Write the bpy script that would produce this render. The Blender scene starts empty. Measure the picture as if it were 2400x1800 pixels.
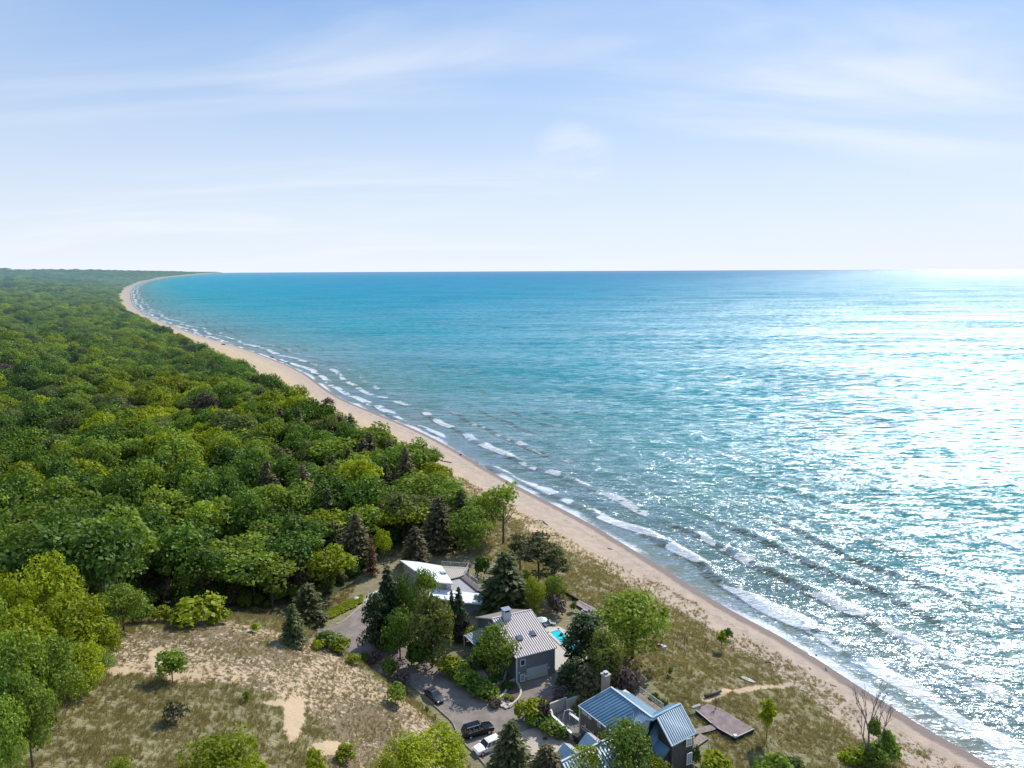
import bpy, bmesh, math, random
import numpy as np
from mathutils import Vector, Matrix
random.seed(7); rng = np.random.default_rng(11)
SC = bpy.context.scene; COL = SC.collection
R_ = math.radians

# ---------------------------------------------------------------- camera
F = 1660.; CZ = 82.
P = math.atan(266 / F); RO = R_(.26)
fw = np.array([0, math.cos(P), -math.sin(P)]); u0 = np.array([0, math.sin(P), math.cos(P)]); r0 = np.array([1., 0, 0])
rt = r0 * math.cos(RO) - u0 * math.sin(RO); up = r0 * math.sin(RO) + u0 * math.cos(RO)
def W(px, py, z=7.):
    d = fw + rt * (px - 1200) / F - up * (py - 900) / F
    t = (z - CZ) / d[2]
    return Vector((d[0] * t, d[1] * t, z))
def proj(x, y, z):
    x = np.asarray(x, float); y = np.asarray(y, float); z = np.asarray(z, float) - CZ
    D = x * fw[0] + y * fw[1] + z * fw[2]
    D = np.maximum(D, .1)
    return 1200 + F * (x * rt[0] + y * rt[1] + z * rt[2]) / D, 900 - F * (x * up[0] + y * up[1] + z * up[2]) / D, D
cam = bpy.data.objects.new('camera', bpy.data.cameras.new('camera')); COL.objects.link(cam)
cam.data.sensor_width = 36; cam.data.lens = 36 * F / 2400; cam.data.clip_end = 200000; cam.data.clip_start = 1
m = Matrix(((rt[0], up[0], -fw[0]), (rt[1], up[1], -fw[1]), (rt[2], up[2], -fw[2])))
cam.matrix_world = Matrix.Translation((0, 0, CZ)) @ m.to_4x4()
SC.camera = cam
SC.view_settings.view_transform = 'Standard'; SC.view_settings.look = 'None'; SC.view_settings.exposure = 0
SC.cycles.max_bounces = 5; SC.cycles.diffuse_bounces = 2; SC.cycles.glossy_bounces = 2; SC.cycles.transmission_bounces = 3
SC.cycles.transparent_max_bounces = 8; SC.cycles.caustics_reflective = False; SC.cycles.caustics_refractive = False

# ---------------------------------------------------------------- sun and sky
SAZ, SEL = R_(37), R_(45)          # azimuth to the right of straight ahead, elevation
sd = Vector((math.sin(SAZ) * math.cos(SEL), math.cos(SAZ) * math.cos(SEL), math.sin(SEL)))
sun = bpy.data.objects.new('sun', bpy.data.lights.new('sun', 'SUN')); COL.objects.link(sun)
sun.data.energy = 5.0; sun.data.angle = R_(.53); sun.data.color = (1, .95, .85)
sun.rotation_euler = sd.to_track_quat('Z', 'Y').to_euler()
wd = bpy.data.worlds.new('World'); SC.world = wd; wd.use_nodes = True

class NT:
    def __init__(s, t): s.t = t; s.t.nodes.clear()
    def n(s, typ, ins=None, **kw):
        nd = s.t.nodes.new(typ)
        for k, v in kw.items(): setattr(nd, k, v)
        for k, v in (ins or {}).items(): s.set(nd, k, v)
        return nd
    def set(s, nd, k, v):
        i = nd.inputs[k]
        if isinstance(v, bpy.types.NodeSocket): s.t.links.new(v, i)
        elif isinstance(v, bpy.types.Node): s.t.links.new(v.outputs[0], i)
        else: i.default_value = v
    def mth(s, op, a, b=None, c=None, clamp=False):
        nd = s.n('ShaderNodeMath', {0: a}, operation=op, use_clamp=clamp)
        if b is not None: s.set(nd, 1, b)
        if c is not None: s.set(nd, 2, c)
        return nd.outputs[0]
    def mix(s, f, a, b, bt='MIX'):
        nd = s.n('ShaderNodeMix', data_type='RGBA', blend_type=bt)
        s.set(nd, 0, f); s.set(nd, 6, a if not isinstance(a, tuple) else (*a, 1)[:4]); s.set(nd, 7, b if not isinstance(b, tuple) else (*b, 1)[:4])
        return nd.outputs[2]
    def rng(s, v, a, b, c=0., d=1., st='SMOOTHSTEP'):
        return s.n('ShaderNodeMapRange', {0: v, 1: a, 2: b, 3: c, 4: d}, interpolation_type=st).outputs[0]
    def noise(s, vec, scale, detail=3., rough=.5, dist=0.):
        return s.n('ShaderNodeTexNoise', {'Vector': vec, 'Scale': scale, 'Detail': detail, 'Roughness': rough, 'Distortion': dist}).outputs[0]
    def attr(s, name, typ='GEOMETRY'):
        return s.n('ShaderNodeAttribute', attribute_name=name, attribute_type=typ)

t = NT(wd.node_tree)
sky = t.n('ShaderNodeTexSky', sky_type='NISHITA', sun_disc=False, sun_elevation=SEL, sun_rotation=SAZ, altitude=80, air_density=1.0, dust_density=.6, ozone_density=1.6)
tc = t.n('ShaderNodeTexCoord').outputs['Generated']
sx = t.n('ShaderNodeSeparateXYZ', {0: tc})
el = t.mth('MAXIMUM', sx.outputs[2], 0.0)
den = t.mth('ADD', el, .16)
cv = t.n('ShaderNodeCombineXYZ', {0: t.mth('DIVIDE', sx.outputs[0], den), 1: t.mth('DIVIDE', sx.outputs[1], den), 2: 0.}).outputs[0]
mp = t.n('ShaderNodeMapping', {0: cv, 2: (0, 0, R_(24)), 3: (.55, 1.5, 1)}).outputs[0]
n1 = t.noise(mp, .9, 6, .52, .6)
mp2 = t.n('ShaderNodeMapping', {0: cv, 1: (4.2, 1.3, 0), 2: (0, 0, R_(24)), 3: (.35, .8, 1)}).outputs[0]
n2 = t.noise(mp2, .75, 3, .5, .3)
cl = t.mth('MULTIPLY', t.rng(n1, .40, .72), t.rng(n2, .38, .60))
# whiter, thinner air towards the horizon
hz = t.rng(el, 0.0, .40, 1., 0., 'LINEAR')
hz = t.mth('POWER', hz, 1.25)
skyc = t.mix(1., sky.outputs[0], (.72, .905, 1.13), 'MULTIPLY')
skyc = t.mix(.6, skyc, (1.85, 3.85, 7.2))
c1 = t.mix(t.mth('MULTIPLY', hz, .97), skyc, (7.3, 7.75, 8.3))
c2 = t.mix(t.mth('MULTIPLY', cl, .72), c1, (7.6, 7.9, 8.4))
pd0 = fw + rt * (1345 - 1200) / F - up * (372 - 900) / F; pd0 = pd0 / np.linalg.norm(pd0)
dt = t.n('ShaderNodeVectorMath', {0: tc, 1: tuple(pd0)}, operation='DOT_PRODUCT').outputs['Value']
puff = t.mth('MULTIPLY', t.rng(dt, math.cos(R_(3.6)), math.cos(R_(.2))), t.rng(t.noise(t.n('ShaderNodeMapping', {0: tc, 3: (1, 1, 2.6)}).outputs[0], 9., 5, .6, .4), .40, .70))
c2 = t.mix(t.mth('MULTIPLY', puff, .40), c2, (7.9, 8.1, 8.5))
bg = t.n('ShaderNodeBackground', {0: c2, 1: .122})
t.n('ShaderNodeOutputWorld', {0: bg})

# ---------------------------------------------------------------- materials
MATS = {}
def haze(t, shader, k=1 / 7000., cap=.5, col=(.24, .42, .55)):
    """haze put into the material: mixes in glowing air colour by distance from the origin"""
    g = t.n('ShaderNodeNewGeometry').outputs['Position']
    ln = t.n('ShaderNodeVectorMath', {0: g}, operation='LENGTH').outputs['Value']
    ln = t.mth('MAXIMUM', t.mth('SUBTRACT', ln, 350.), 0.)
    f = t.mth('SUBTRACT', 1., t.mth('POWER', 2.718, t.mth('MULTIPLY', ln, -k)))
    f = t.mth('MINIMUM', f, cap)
    em = t.n('ShaderNodeEmission', {0: (*col, 1), 1: 1.})  # glowing haze colour stands in for light scattered by the air
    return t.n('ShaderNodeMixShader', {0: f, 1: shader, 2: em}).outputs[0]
def pmat(name, col, rough=.8, metal=0., spec=.5, noise=0., nscale=3., bump=0., bscale=8., col2=None, emis=None):
    if name in MATS: return MATS[name]
    m = bpy.data.materials.new(name); m.use_nodes = True; t = NT(m.node_tree)
    pos = t.n('ShaderNodeTexCoord').outputs['Object']
    c = (*col, 1)
    if noise or col2:
        nn = t.noise(pos, nscale, 4, .6)
        d = col2 or tuple(x * (1 - noise) for x in col)
        c = t.mix(t.rng(nn, .35, .65), (*d, 1), (*col, 1))
    b = t.n('ShaderNodeBsdfPrincipled', {'Base Color': c, 'Roughness': rough, 'Metallic': metal, 'Specular IOR Level': spec})
    if bump:
        h = t.noise(pos, bscale, 3)
        bm = t.n('ShaderNodeBump', {'Height': h, 'Strength': bump, 'Distance': .05}); t.set(b, 'Normal', bm.outputs[0])
    t.n('ShaderNodeOutputMaterial', {0: b}); MATS[name] = m; return m
def leafmat(name, col, var=.35, warm=(.10, .12, .02), transl=.38, hz_=True, val=1.):
    m = bpy.data.materials.new(name); m.use_nodes = True; t = NT(m.node_tree)
    oi = t.n('ShaderNodeObjectInfo').outputs['Random']
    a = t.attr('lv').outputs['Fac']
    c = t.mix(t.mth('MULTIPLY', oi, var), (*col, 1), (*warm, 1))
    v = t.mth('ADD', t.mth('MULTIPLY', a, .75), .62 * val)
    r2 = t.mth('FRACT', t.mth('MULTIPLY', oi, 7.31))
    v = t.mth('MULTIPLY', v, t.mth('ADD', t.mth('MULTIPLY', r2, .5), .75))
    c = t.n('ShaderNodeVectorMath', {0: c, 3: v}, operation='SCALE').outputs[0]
    d = t.n('ShaderNodeBsdfDiffuse', {0: c})
    tr = t.n('ShaderNodeBsdfTranslucent', {0: t.mix(1., c, (1.35, 1.25, .55), 'MULTIPLY')})
    s = t.n('ShaderNodeMixShader', {0: transl, 1: d, 2: tr})
    gl = t.n('ShaderNodeBsdfGlossy', {0: (1, 1, 1, 1), 1: .55})
    s = t.n('ShaderNodeMixShader', {0: .015, 1: s, 2: gl}).outputs[0]
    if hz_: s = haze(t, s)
    t.n('ShaderNodeOutputMaterial', {0: s}); MATS[name] = m; return m
LM = dict(
    mid=leafmat('leaf_mid_green', (.150, .235, .030), warm=(.25, .29, .022)),
    lime=leafmat('leaf_yellow_green', (.245, .310, .010), warm=(.33, .32, .008)),
    dark=leafmat('leaf_dark_green', (.085, .160, .022), warm=(.13, .20, .018), transl=.3),
    olive=leafmat('leaf_olive', (.135, .165, .040), warm=(.17, .18, .04)),
    pale=leafmat('leaf_pale_green', (.155, .200, .060), warm=(.18, .205, .045)),
    pine=leafmat('needle_grey_green', (.085, .105, .040), warm=(.115, .105, .045), transl=.22),
    brownpine=leafmat('needle_brownish', (.130, .120, .060), warm=(.16, .115, .065), transl=.2),
    spruce=leafmat('needle_dark', (.040, .068, .026), warm=(.055, .072, .024), transl=.15),
    purple=leafmat('leaf_purple', (.050, .030, .042), warm=(.06, .035, .04), transl=.2),
    rust=leafmat('leaf_rust', (.17, .085, .045), warm=(.15, .08, .04), transl=.2),
    mauve=leafmat('leaf_mauve', (.13, .09, .085), warm=(.11, .09, .06), transl=.2),
    grass=leafmat('grass_blade', (.27, .25, .135), var=.6, warm=(.42, .36, .23), transl=.45, hz_=False),
)
bark = pmat('bark', (.13, .10, .08), .95, noise=.4, nscale=6)
greybark = pmat('grey_bark', (.26, .23, .21), .95, noise=.35, nscale=5)

# ---------------------------------------------------------------- mesh helpers
def link(name, me, mats, parent=None):
    o = bpy.data.objects.new(name, me); COL.objects.link(o)
    for mm in (mats if isinstance(mats, (list, tuple)) else [mats]):
        if mm is not None and len(me.materials) < 12: me.materials.append(mm)
    if parent: o.parent = parent
    return o
def tag(o, label=None, cat=None, group=None, kind=None):
    if label: o['label'] = label
    if cat: o['category'] = cat
    if group: o['group'] = group
    if kind: o['kind'] = kind
    return o
def empty(name, loc=(0, 0, 0), rz=0, label=None, cat=None, group=None):
    o = bpy.data.objects.new(name, None); COL.objects.link(o); o.location = loc; o.rotation_euler = (0, 0, rz)
    o.empty_display_size = .3
    return tag(o, label, cat, group)
class MB:
    def __init__(s): s.v = []; s.f = []; s.mi = []
    def poly(s, pts, mi=0):
        k = len(s.v); s.v += [tuple(p) for p in pts]; s.f.append(tuple(range(k, k + len(pts)))); s.mi.append(mi)
    def prism(s, pts, h, mi=0):       # polygon pulled down by h
        pts = [Vector(p) for p in pts]; lo = [p - Vector((0, 0, h)) for p in pts]
        s.poly(pts, mi); s.poly(lo[::-1], mi); n = len(pts)
        for i in range(n): s.poly([pts[i], lo[i], lo[(i + 1) % n], pts[(i + 1) % n]], mi)
    def box(s, c, sz, rz=0, mi=0, M=None):
        x, y, z = [q / 2 for q in sz]; c = Vector(c)
        rot = M or Matrix.Rotation(rz, 3, 'Z')
        P8 = [c + rot @ Vector((a * x, b * y, d * z)) for a in (-1, 1) for b in (-1, 1) for d in (-1, 1)]
        for f in ((0, 1, 3, 2), (4, 6, 7, 5), (0, 4, 5, 1), (2, 3, 7, 6), (0, 2, 6, 4), (1, 5, 7, 3)): s.poly([P8[i] for i in f], mi)
    def tube(s, pts, rad, n=6, mi=0, cap=True):
        pts = [Vector(p) for p in pts]; rings = []
        if not isinstance(rad, (list, tuple)): rad = [rad] * len(pts)
        for i, p in enumerate(pts):
            d = (pts[min(i + 1, len(pts) - 1)] - pts[max(i - 1, 0)]).normalized()
            a = d.orthogonal().normalized(); b = d.cross(a)
            k = len(s.v)
            for j in range(n):
                an = 2 * math.pi * j / n; s.v.append(tuple(p + (a * math.cos(an) + b * math.sin(an)) * rad[i]))
            rings.append(k)
        for r1, r2 in zip(rings, rings[1:]):
            for j in range(n): s.f.append((r1 + j, r1 + (j + 1) % n, r2 + (j + 1) % n, r2 + j)); s.mi.append(mi)
        if cap:
            s.f.append(tuple(rings[0] + j for j in range(n))[::-1]); s.mi.append(mi); s.f.append(tuple(rings[-1] + j for j in range(n))); s.mi.append(mi)
    def bar(s, a, b, w, h, mi=0):     # square bar between two points, w wide, h high
        a = Vector(a); b = Vector(b); d = (b - a); L = d.length; d.normalize()
        sd_ = d.cross(Vector((0, 0, 1)))
        sd_ = sd_.normalized() if sd_.length > 1e-4 else Vector((1, 0, 0)); u = sd_.cross(d)
        M = Matrix((sd_, d, u)).transposed(); s.box((a + b) / 2, (w, L, h), M=M, mi=mi)
    def mesh(s, name):
        me = bpy.data.meshes.new(name); me.from_pydata(s.v, [], s.f); me.polygons.foreach_set('material_index', s.mi); me.update(); return me
    def build(s, name, mats, parent=None): return link(name, s.mesh(name), mats, parent)

def vnoise(x, y, sc, seed=0):
    x = np.asarray(x) * sc + seed * 17.13; y = np.asarray(y) * sc - seed * 9.7
    xi = np.floor(x); yi = np.floor(y); fx = x - xi; fy = y - yi; fx = fx * fx * (3 - 2 * fx); fy = fy * fy * (3 - 2 * fy)
    def h(a, b):
        v = np.sin(a * 127.1 + b * 311.7 + seed * 3.3) * 43758.5453; return v - np.floor(v)
    return (h(xi, yi) * (1 - fx) + h(xi + 1, yi) * fx) * (1 - fy) + (h(xi, yi + 1) * (1 - fx) + h(xi + 1, yi + 1) * fx) * fy
def fbm(x, y, sc, oc=4, seed=0):
    a = 0; w = .5; 
    for i in range(oc): a = a + w * vnoise(x, y, sc * 2 ** i, seed + i); w *= .5
    return a
def inpoly(px, py, poly):
    px = np.asarray(px); py = np.asarray(py); r = np.zeros(px.shape, bool); n = len(poly)
    for i in range(n):
        x1, y1 = poly[i]; x2, y2 = poly[i - 1]
        c = ((y1 > py) != (y2 > py)) & (px < (x2 - x1) * (py - y1) / (y2 - y1 + 1e-12) + x1); r ^= c
    return r
def sdline(x, y, L):
    """signed distance to a polyline; positive on the left-hand (inland) side"""
    best = np.full(x.shape, 1e12); sg = np.ones(x.shape)
    for (x1, y1), (x2, y2) in zip(L, L[1:]):
        dx, dy = x2 - x1, y2 - y1; q = np.clip(((x - x1) * dx + (y - y1) * dy) / (dx * dx + dy * dy), 0, 1)
        ex = x - x1 - q * dx; ey = y - y1 - q * dy; d = ex * ex + ey * ey
        cr = dx * ey - dy * ex; mk = d < best
        best = np.where(mk, d, best); sg = np.where(mk, np.sign(cr), sg)
    return np.sqrt(best) * sg
def dpoly(x, y, poly):
    d = np.abs(sdline(x, y, poly + [poly[0]])); return np.where(inpoly(x, y, poly), -d, d)

def smooth_line(pts, it=2):
    for _ in range(it):
        q = [pts[0]]
        for a, b in zip(pts, pts[1:]): q += [(a[0] * .75 + b[0] * .25, a[1] * .75 + b[1] * .25), (a[0] * .25 + b[0] * .75, a[1] * .25 + b[1] * .75)]
        q.append(pts[-1]); pts = q
    return pts
SHP = [(2331,1800),(2251,1753),(2179,1714),(2106,1667),(2012,1609),(1925,1551),(1871,1518),(1824,1489),(1727,1439),(1611,1370),(1560,1334),(1469,1280),(1379,1225),(1270,1169),(1162,1113),(1082,1063),(988,1012),(872,965),(800,936),(752,904),(716,875),(651,846),(561,813),(470,788),(380,755),(325,730),(307,705),(307,683),(318,669),(347,658),(398,649),(470,643),(485,640)]
SHORE = [(150, -30), (112, 50)] + [tuple(W(a, b, 0))[:2] for a, b in SHP]
SHORE = smooth_line(SHORE[:-1], 2) + [(-21493, 52000), (-30000, 90000)]
VGP = [(2320,1845),(2232,1800),(2085,1718),(1938,1618),(1785,1520),(1712,1468),(1632,1416),(1528,1366),(1420,1322),(1310,1268),(1212,1210),(1100,1145),(1000,1085),(940,1040),(880,1000),(800,958),(740,930),(640,895),(560,862),(480,832),(410,805),(330,768),(285,735),(273,700),(288,678),(324,661),(374,650.6),(427,645.5)]
VEG = [(125, -60), (92, 40)] + [tuple(W(a, b, 1.5 if b > 700 else 1))[:2] for a, b in VGP] + [(-21600, 52000), (-30500, 90000)]
FGP = [(1190,1240),(1110,1215),(1065,1150),(985,1105),(900,1060),(800,1010),(700,960),(620,922),(553,888),(500,860),(410,812),(330,768),(285,735),(271,700),(286,677),(322,661),(372,650.6),(425,645.5)]
FOR = [(200, 120), (60, 150)] + [tuple(W(a, b, 6 if b > 900 else 3))[:2] for a, b in FGP] + [(-21700, 52000), (-31000, 90000)]
FLATP = [(540,1452),(640,1440),(790,1400),(870,1330),(900,1285),(1130,1285),(1300,1370),(1450,1440),(1560,1540),(1720,1640),(1760,1720),(1640,1800),(1560,1980),(1200,1980),(1150,1830),(1100,1765),(1068,1735),(1056,1700),(1025,1672),(955,1615),(905,1592),(850,1562),(760,1515),(700,1496),(600,1482)]
FLAT = [tuple(W(a, b, 7))[:2] for a, b in FLATP]
# height control points on the foreground dune and the wooded slope: photo position and height
CP = [(405,1600,23),(500,1462,22.5),(420,1452,23),(330,1470,24),(250,1500,25.5),(230,1560,25.5),(120,1620,27),(20,1720,29),(100,1800,28.5),(300,1780,26),(300,1660,25),(520,1700,23),(600,1620,21.5),(560,1790,23),(600,1474,20.5),(680,1500,18.2),(750,1528,16.2),(815,1560,14.6),(870,1600,13.2),(700,1600,18.5),(760,1680,17),(850,1680,14),(930,1655,11.5),(980,1690,10.5),(900,1760,13),(720,1780,19.5),(1020,1740,9.8),(1040,1800,9.8),(150,1450,26),(50,1400,26),(-60,1500,28),(960,1800,12),(800,1900,17),(500,1950,24),(200,1950,29),(-60,1800,30)]
def profile(s):
    return np.interp(s, [-3000, -200, -40, -8, 0, 3, 10, 16, 24, 40, 60, 120, 250, 600, 2000, 30000], [-12, -7, -2.2, -.5, 0, .35, 1.1, 2.0, 3.6, 5.6, 7, 8.5, 12, 17, 24, 30])
def zbase(x, y, s):
    hill = (fbm(x, y, 1 / 130., 3, 5) - .42) * 48 * np.clip((s - 70) / 150, 0, 1) * (1 + np.clip(s / 1500., 0, 1))
    return profile(s) + np.clip(hill, -8, 60)
cpx = np.array([tuple(W(a, b, c)) for a, b, c in CP])
anch = np.array([tuple(W(a, b, 9)) for a, b in [(560,1400),(450,1390),(300,1360),(150,1330),(0,1300),(650,1410),(780,1380),(-150,1280)]])
allp = np.vstack([cpx, anch])
SIG = 17.
def K(ax, ay, bx, by): return np.exp(-((ax[:, None] - bx[None]) ** 2 + (ay[:, None] - by[None]) ** 2) / (2 * SIG ** 2))
sA = sdline(allp[:, 0], allp[:, 1], SHORE); res = allp[:, 2] - zbase(allp[:, 0], allp[:, 1], sA)
wts = np.linalg.solve(K(allp[:, 0], allp[:, 1], allp[:, 0], allp[:, 1]) + .03 * np.eye(len(allp)), res)
def terr(x, y, s=None):
    x = np.atleast_1d(np.asarray(x, float)); y = np.atleast_1d(np.asarray(y, float)); sh = x.shape
    x = x.ravel(); y = y.ravel()
    s = sdline(x, y, SHORE) if s is None else s.ravel()
    z = zbase(x, y, s) + np.clip((np.hypot(x, y) - 2500) / 6000., 0, 1) * 60 * np.clip((s - 60) / 400., 0, 1)
    nr = np.where((x ** 2 + (y - 60) ** 2) < 260 ** 2)[0]
    for c in range(0, len(nr), 60000):
        k = nr[c:c + 60000]; z[k] += K(x[k], y[k], allp[:, 0], allp[:, 1]) @ wts
    near = np.clip((s - 12) / 15, 0, 1) * (np.hypot(x, y) < 900)
    z = z + near * ((fbm(x, y, 1 / 14., 3, 2) - .45) * 1.1 + (fbm(x, y, 1 / 2.6, 2, 9) - .37) * .35)
    d = np.full(x.shape, 99.); k = np.where((np.abs(x) < 120) & (y > 40) & (y < 240))[0]
    if len(k): d[k] = dpoly(x[k], y[k], FLAT)
    w = np.clip(d / 7., 0, 1); w = w * w * (3 - 2 * w)
    z = 7 + (z - 7) * w
    return z.reshape(sh)
def G(px, py):
    """the point of the ground seen at a photo position"""
    d = fw + rt * (px - 1200) / F - up * (py - 900) / F
    ts = np.geomspace(60, 6000, 1400) / math.hypot(d[0], d[1]) 
    X, Y, Z = d[0] * ts, d[1] * ts, CZ + d[2] * ts
    below = np.where(Z < terr(X, Y))[0]
    i = below[0] if len(below) else len(ts) - 1
    return Vector((X[i], Y[i], float(terr(X[i], Y[i])[0])))
def GT(px, py, h):
    """the ground point whose vertical of height h ends at a photo position"""
    d = fw + rt * (px - 1200) / F - up * (py - 900) / F
    ts = np.geomspace(60, 6000, 1400) / math.hypot(d[0], d[1])
    X, Y, Z = d[0] * ts, d[1] * ts, CZ + d[2] * ts
    below = np.where(Z < terr(X, Y) + h)[0]; i = below[0] if len(below) else -1
    return Vector((X[i], Y[i], float(terr(X[i], Y[i])[0])))

# ---------------------------------------------------------------- ground sheet
def polar(a0, a1, na, r0_, r1_, nr):
    A = np.radians(np.linspace(a0, a1, na)); Rr = np.geomspace(r0_, r1_, nr)
    X = np.outer(Rr, np.sin(A)); Y = np.outer(Rr, np.cos(A)); return X, Y
def gridmesh(name, X, Y, Z, keep=None, attrs={}):
    nr, na = X.shape; idx = np.arange(nr * na).reshape(nr, na)
    q = np.stack([idx[:-1, :-1], idx[:-1, 1:], idx[1:, 1:], idx[1:, :-1]], -1).reshape(-1, 4)[:, ::-1]
    co = np.stack([X.ravel(), Y.ravel(), Z.ravel()], -1)
    if keep is not None:
        q = q[keep.ravel()[q].any(1)]; used = np.unique(q); mp_ = np.full(nr * na, -1); mp_[used] = np.arange(len(used)); q = mp_[q]; co = co[used]
    else: used = slice(None)
    me = bpy.data.meshes.new(name); me.vertices.add(len(co)); me.vertices.foreach_set('co', co.ravel().astype('f4'))
    me.loops.add(q.size); me.loops.foreach_set('vertex_index', q.ravel().astype('i4'))
    me.polygons.add(len(q)); me.polygons.foreach_set('loop_start', np.arange(0, q.size, 4, dtype='i4'))
    me.polygons.foreach_set('use_smooth', np.ones(len(q), bool))
    me.update(calc_edges=True)
    for k, v in attrs.items():
        a = me.attributes.new(k, 'FLOAT', 'POINT'); a.data.foreach_set('value', v.ravel()[used].astype('f4'))
    return me
SANDP = [(215,1535),(330,1475),(480,1452),(620,1470),(760,1515),(880,1590),(1000,1680),(1060,1740),(1080,1830),(830,1830),(790,1740),(715,1668),(640,1625),(560,1608),(440,1592),(340,1582)]
BARE = [((690,1685),20,50),((770,1756),44,16),((372,1545),20,24),((440,1588),44,13),((280,1572),40,9),((235,1550),20,10),((1000,1790),30,20),((650,1648),30,8)]
PATH = [(1652,1643),(1690,1627),(1730,1621),(1785,1611),(1820,1610),(1850,1606)]
def masks(X, Y, Z, S):
    V = sdline(X.ravel(), Y.ravel(), VEG).reshape(X.shape); Fd = sdline(X.ravel(), Y.ravel(), FOR).reshape(X.shape)
    px, py, D = proj(X, Y, Z)
    nz = fbm(X, Y, 1 / 9., 3, 3)
    wid = np.clip(1.5 + (1100 - py) * -.0035, 1.5, 6)
    cov = np.clip(V / np.where(py > 1150, 7, 16) + (nz - .5) * 1.3, 0, 1)
    cov = cov * (.55 + .45 * np.clip((V - 4) / 14, 0, 1))
    cov = np.where((V < -1.5) & (py < 1050), 0, cov)
    cov = np.where(py > 1050, np.maximum(cov, .40 * np.clip((V + 4.5) / 3, 0, 1) * np.clip(nz * 2.2 - .25, 0, 1)), cov)
    cov = np.where(S < 6, 0, cov)
    mid = np.clip((py - 900) / 200, 0, 1)
    cov = np.where(py < 1215, np.minimum(cov, .42 + .25 * nz), cov)
    sand = inpoly(px, py, SANDP) & (D < 260)
    cov = np.where(sand, .50 + (nz - .45) * .5, cov)
    for (bx, by), rx, ry in BARE:
        e = ((px - bx) / rx) ** 2 + ((py - by) / ry) ** 2 + (fbm(X, Y, 1 / 3.2, 3, 23) - .45) * 3.2
        cov = np.where((e < 1.6) & (D < 200), np.minimum(cov, .10 + .5 * np.clip(e - .6, 0, 1)), cov)
    pw = [tuple(G(a, b))[:2] for a, b in PATH]
    pd = np.full(X.shape, 99.); k = (np.abs(X) < 90) & (Y > 60) & (Y < 200)
    pd[k] = np.abs(sdline(X[k], Y[k], pw))
    cov = np.where(pd < 1.0, np.minimum(cov, .05 + np.clip((pd - .5) * 1.6, 0, 1)), cov)
    forest = np.clip(Fd / 6., 0, 1) * ((py < 1425 + 0 * px) | (D > 400))
    opn = inpoly(px, py, OPEN) & (D < 320)
    forest = np.where(opn, 0, forest)
    green = np.clip(fbm(X, Y, 1 / 22., 3, 12) * 1.5 - .35, 0, 1)
    green = np.where(inpoly(px, py, [(1400,1580),(1560,1530),(1640,1620),(1800,1720),(1800,1850),(1400,1850)]), np.maximum(green, .75), green)
    green = np.where((px < 1050) & (py > 1560) & ~sand, .55, green)
    green = np.where(sand, -1., green)
    return cov, forest, green, pd, V
OPEN = [(-300,1560),(180,1500),(330,1425),(560,1432),(640,1425),(790,1392),(870,1330),(900,1290),(1110,1285),(1120,1245),(1200,1200),(1700,1200),(2600,1700),(2600,2600),(-300,2600)]
X, Y = polar(-47, 47, 600, 28, 60000, 1250)
S = sdline(X.ravel(), Y.ravel(), SHORE).reshape(X.shape)
Z = terr(X, Y, S)
cov, forest, green, pdist, Vd = masks(X, Y, Z, S)
Z = Z - .12 * np.clip(1 - pdist / .8, 0, 1)
keep = (S > -60) | (np.hypot(X, Y) < 130)
me = gridmesh('ground', X, Y, Z, keep, dict(cov=cov, forest=forest, green=green, inland=S))
m = bpy.data.materials.new('dune_ground'); m.use_nodes = True; t = NT(m.node_tree)
pos = t.n('ShaderNodeNewGeometry').outputs['Position']
cvr = t.attr('cov').outputs['Fac']; fo = t.attr('forest').outputs['Fac']; gr = t.attr('green').outputs['Fac']; inl = t.attr('inland').outputs['Fac']
nA = t.noise(pos, 1.5, 5, .68); nB = t.noise(pos, .35, 4, .6); nC = t.noise(pos, 5., 3, .6)
stx = t.n('ShaderNodeMapping', {0: pos, 2: (0, 0, R_(35)), 3: (.4, 2.2, 1)}).outputs[0]
nS = t.noise(stx, 1.6, 4, .6, .4)
sand = t.mix(t.rng(nB, .3, .7), (.52, .395, .26), (.44, .335, .22))
sand = t.mix(t.mth('MULTIPLY', t.rng(nC, .55, .75), .25), sand, (.30, .22, .16))
beach = t.mix(t.rng(nB, .35, .65), (.47, .375, .295), (.39, .31, .25))
deb = t.mth('MULTIPLY', t.rng(nS, .60, .70), t.rng(inl, 2.5, 7))
beach = t.mix(t.mth('MULTIPLY', deb, .5), beach, (.20, .15, .12))
wetn = t.mth('ADD', inl, t.mth('MULTIPLY', t.mth('SUBTRACT', nB, .5), 3.))
wr = t.noise(pos, .9, 5, .75); wk = t.mth('SUBTRACT', 1., t.mth('ABSOLUTE', t.mth('MULTIPLY', t.mth('SUBTRACT', wetn, 6.2), .9)), clamp=True)
beach = t.mix(t.mth('MULTIPLY', t.mth('MULTIPLY', t.rng(wr, .50, .60), wk), .6), beach, (.13, .10, .08))
beach = t.mix(t.rng(wetn, 2.0, 3.4, 1, 0), beach, (.235, .185, .165))
sand = t.mix(t.rng(inl, 10, 22), beach, sand)
grn = t.mix(t.rng(nS, .35, .65), (.19, .165, .10), (.31, .26, .165))
grn2 = t.mix(t.rng(nS, .35, .65), (.13, .135, .055), (.27, .245, .13))
gcol = t.mix(gr, grn, grn2)
gcol = t.mix(t.mth('MULTIPLY', t.rng(nB, .52, .62), .35), gcol, (.15, .105, .09))
gcol = t.mix(t.rng(gr, -.9, -.1, .75, 0.), gcol, (.185, .140, .095))
thr = t.mth('ADD', t.mth('MULTIPLY', nA, .75), t.mth('MULTIPLY', nS, .25))
f = t.rng(t.mth('SUBTRACT', t.mth('ADD', .26, t.mth('MULTIPLY', cvr, .50)), thr), -.035, .035)
col = t.mix(f, sand, gcol)
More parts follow.
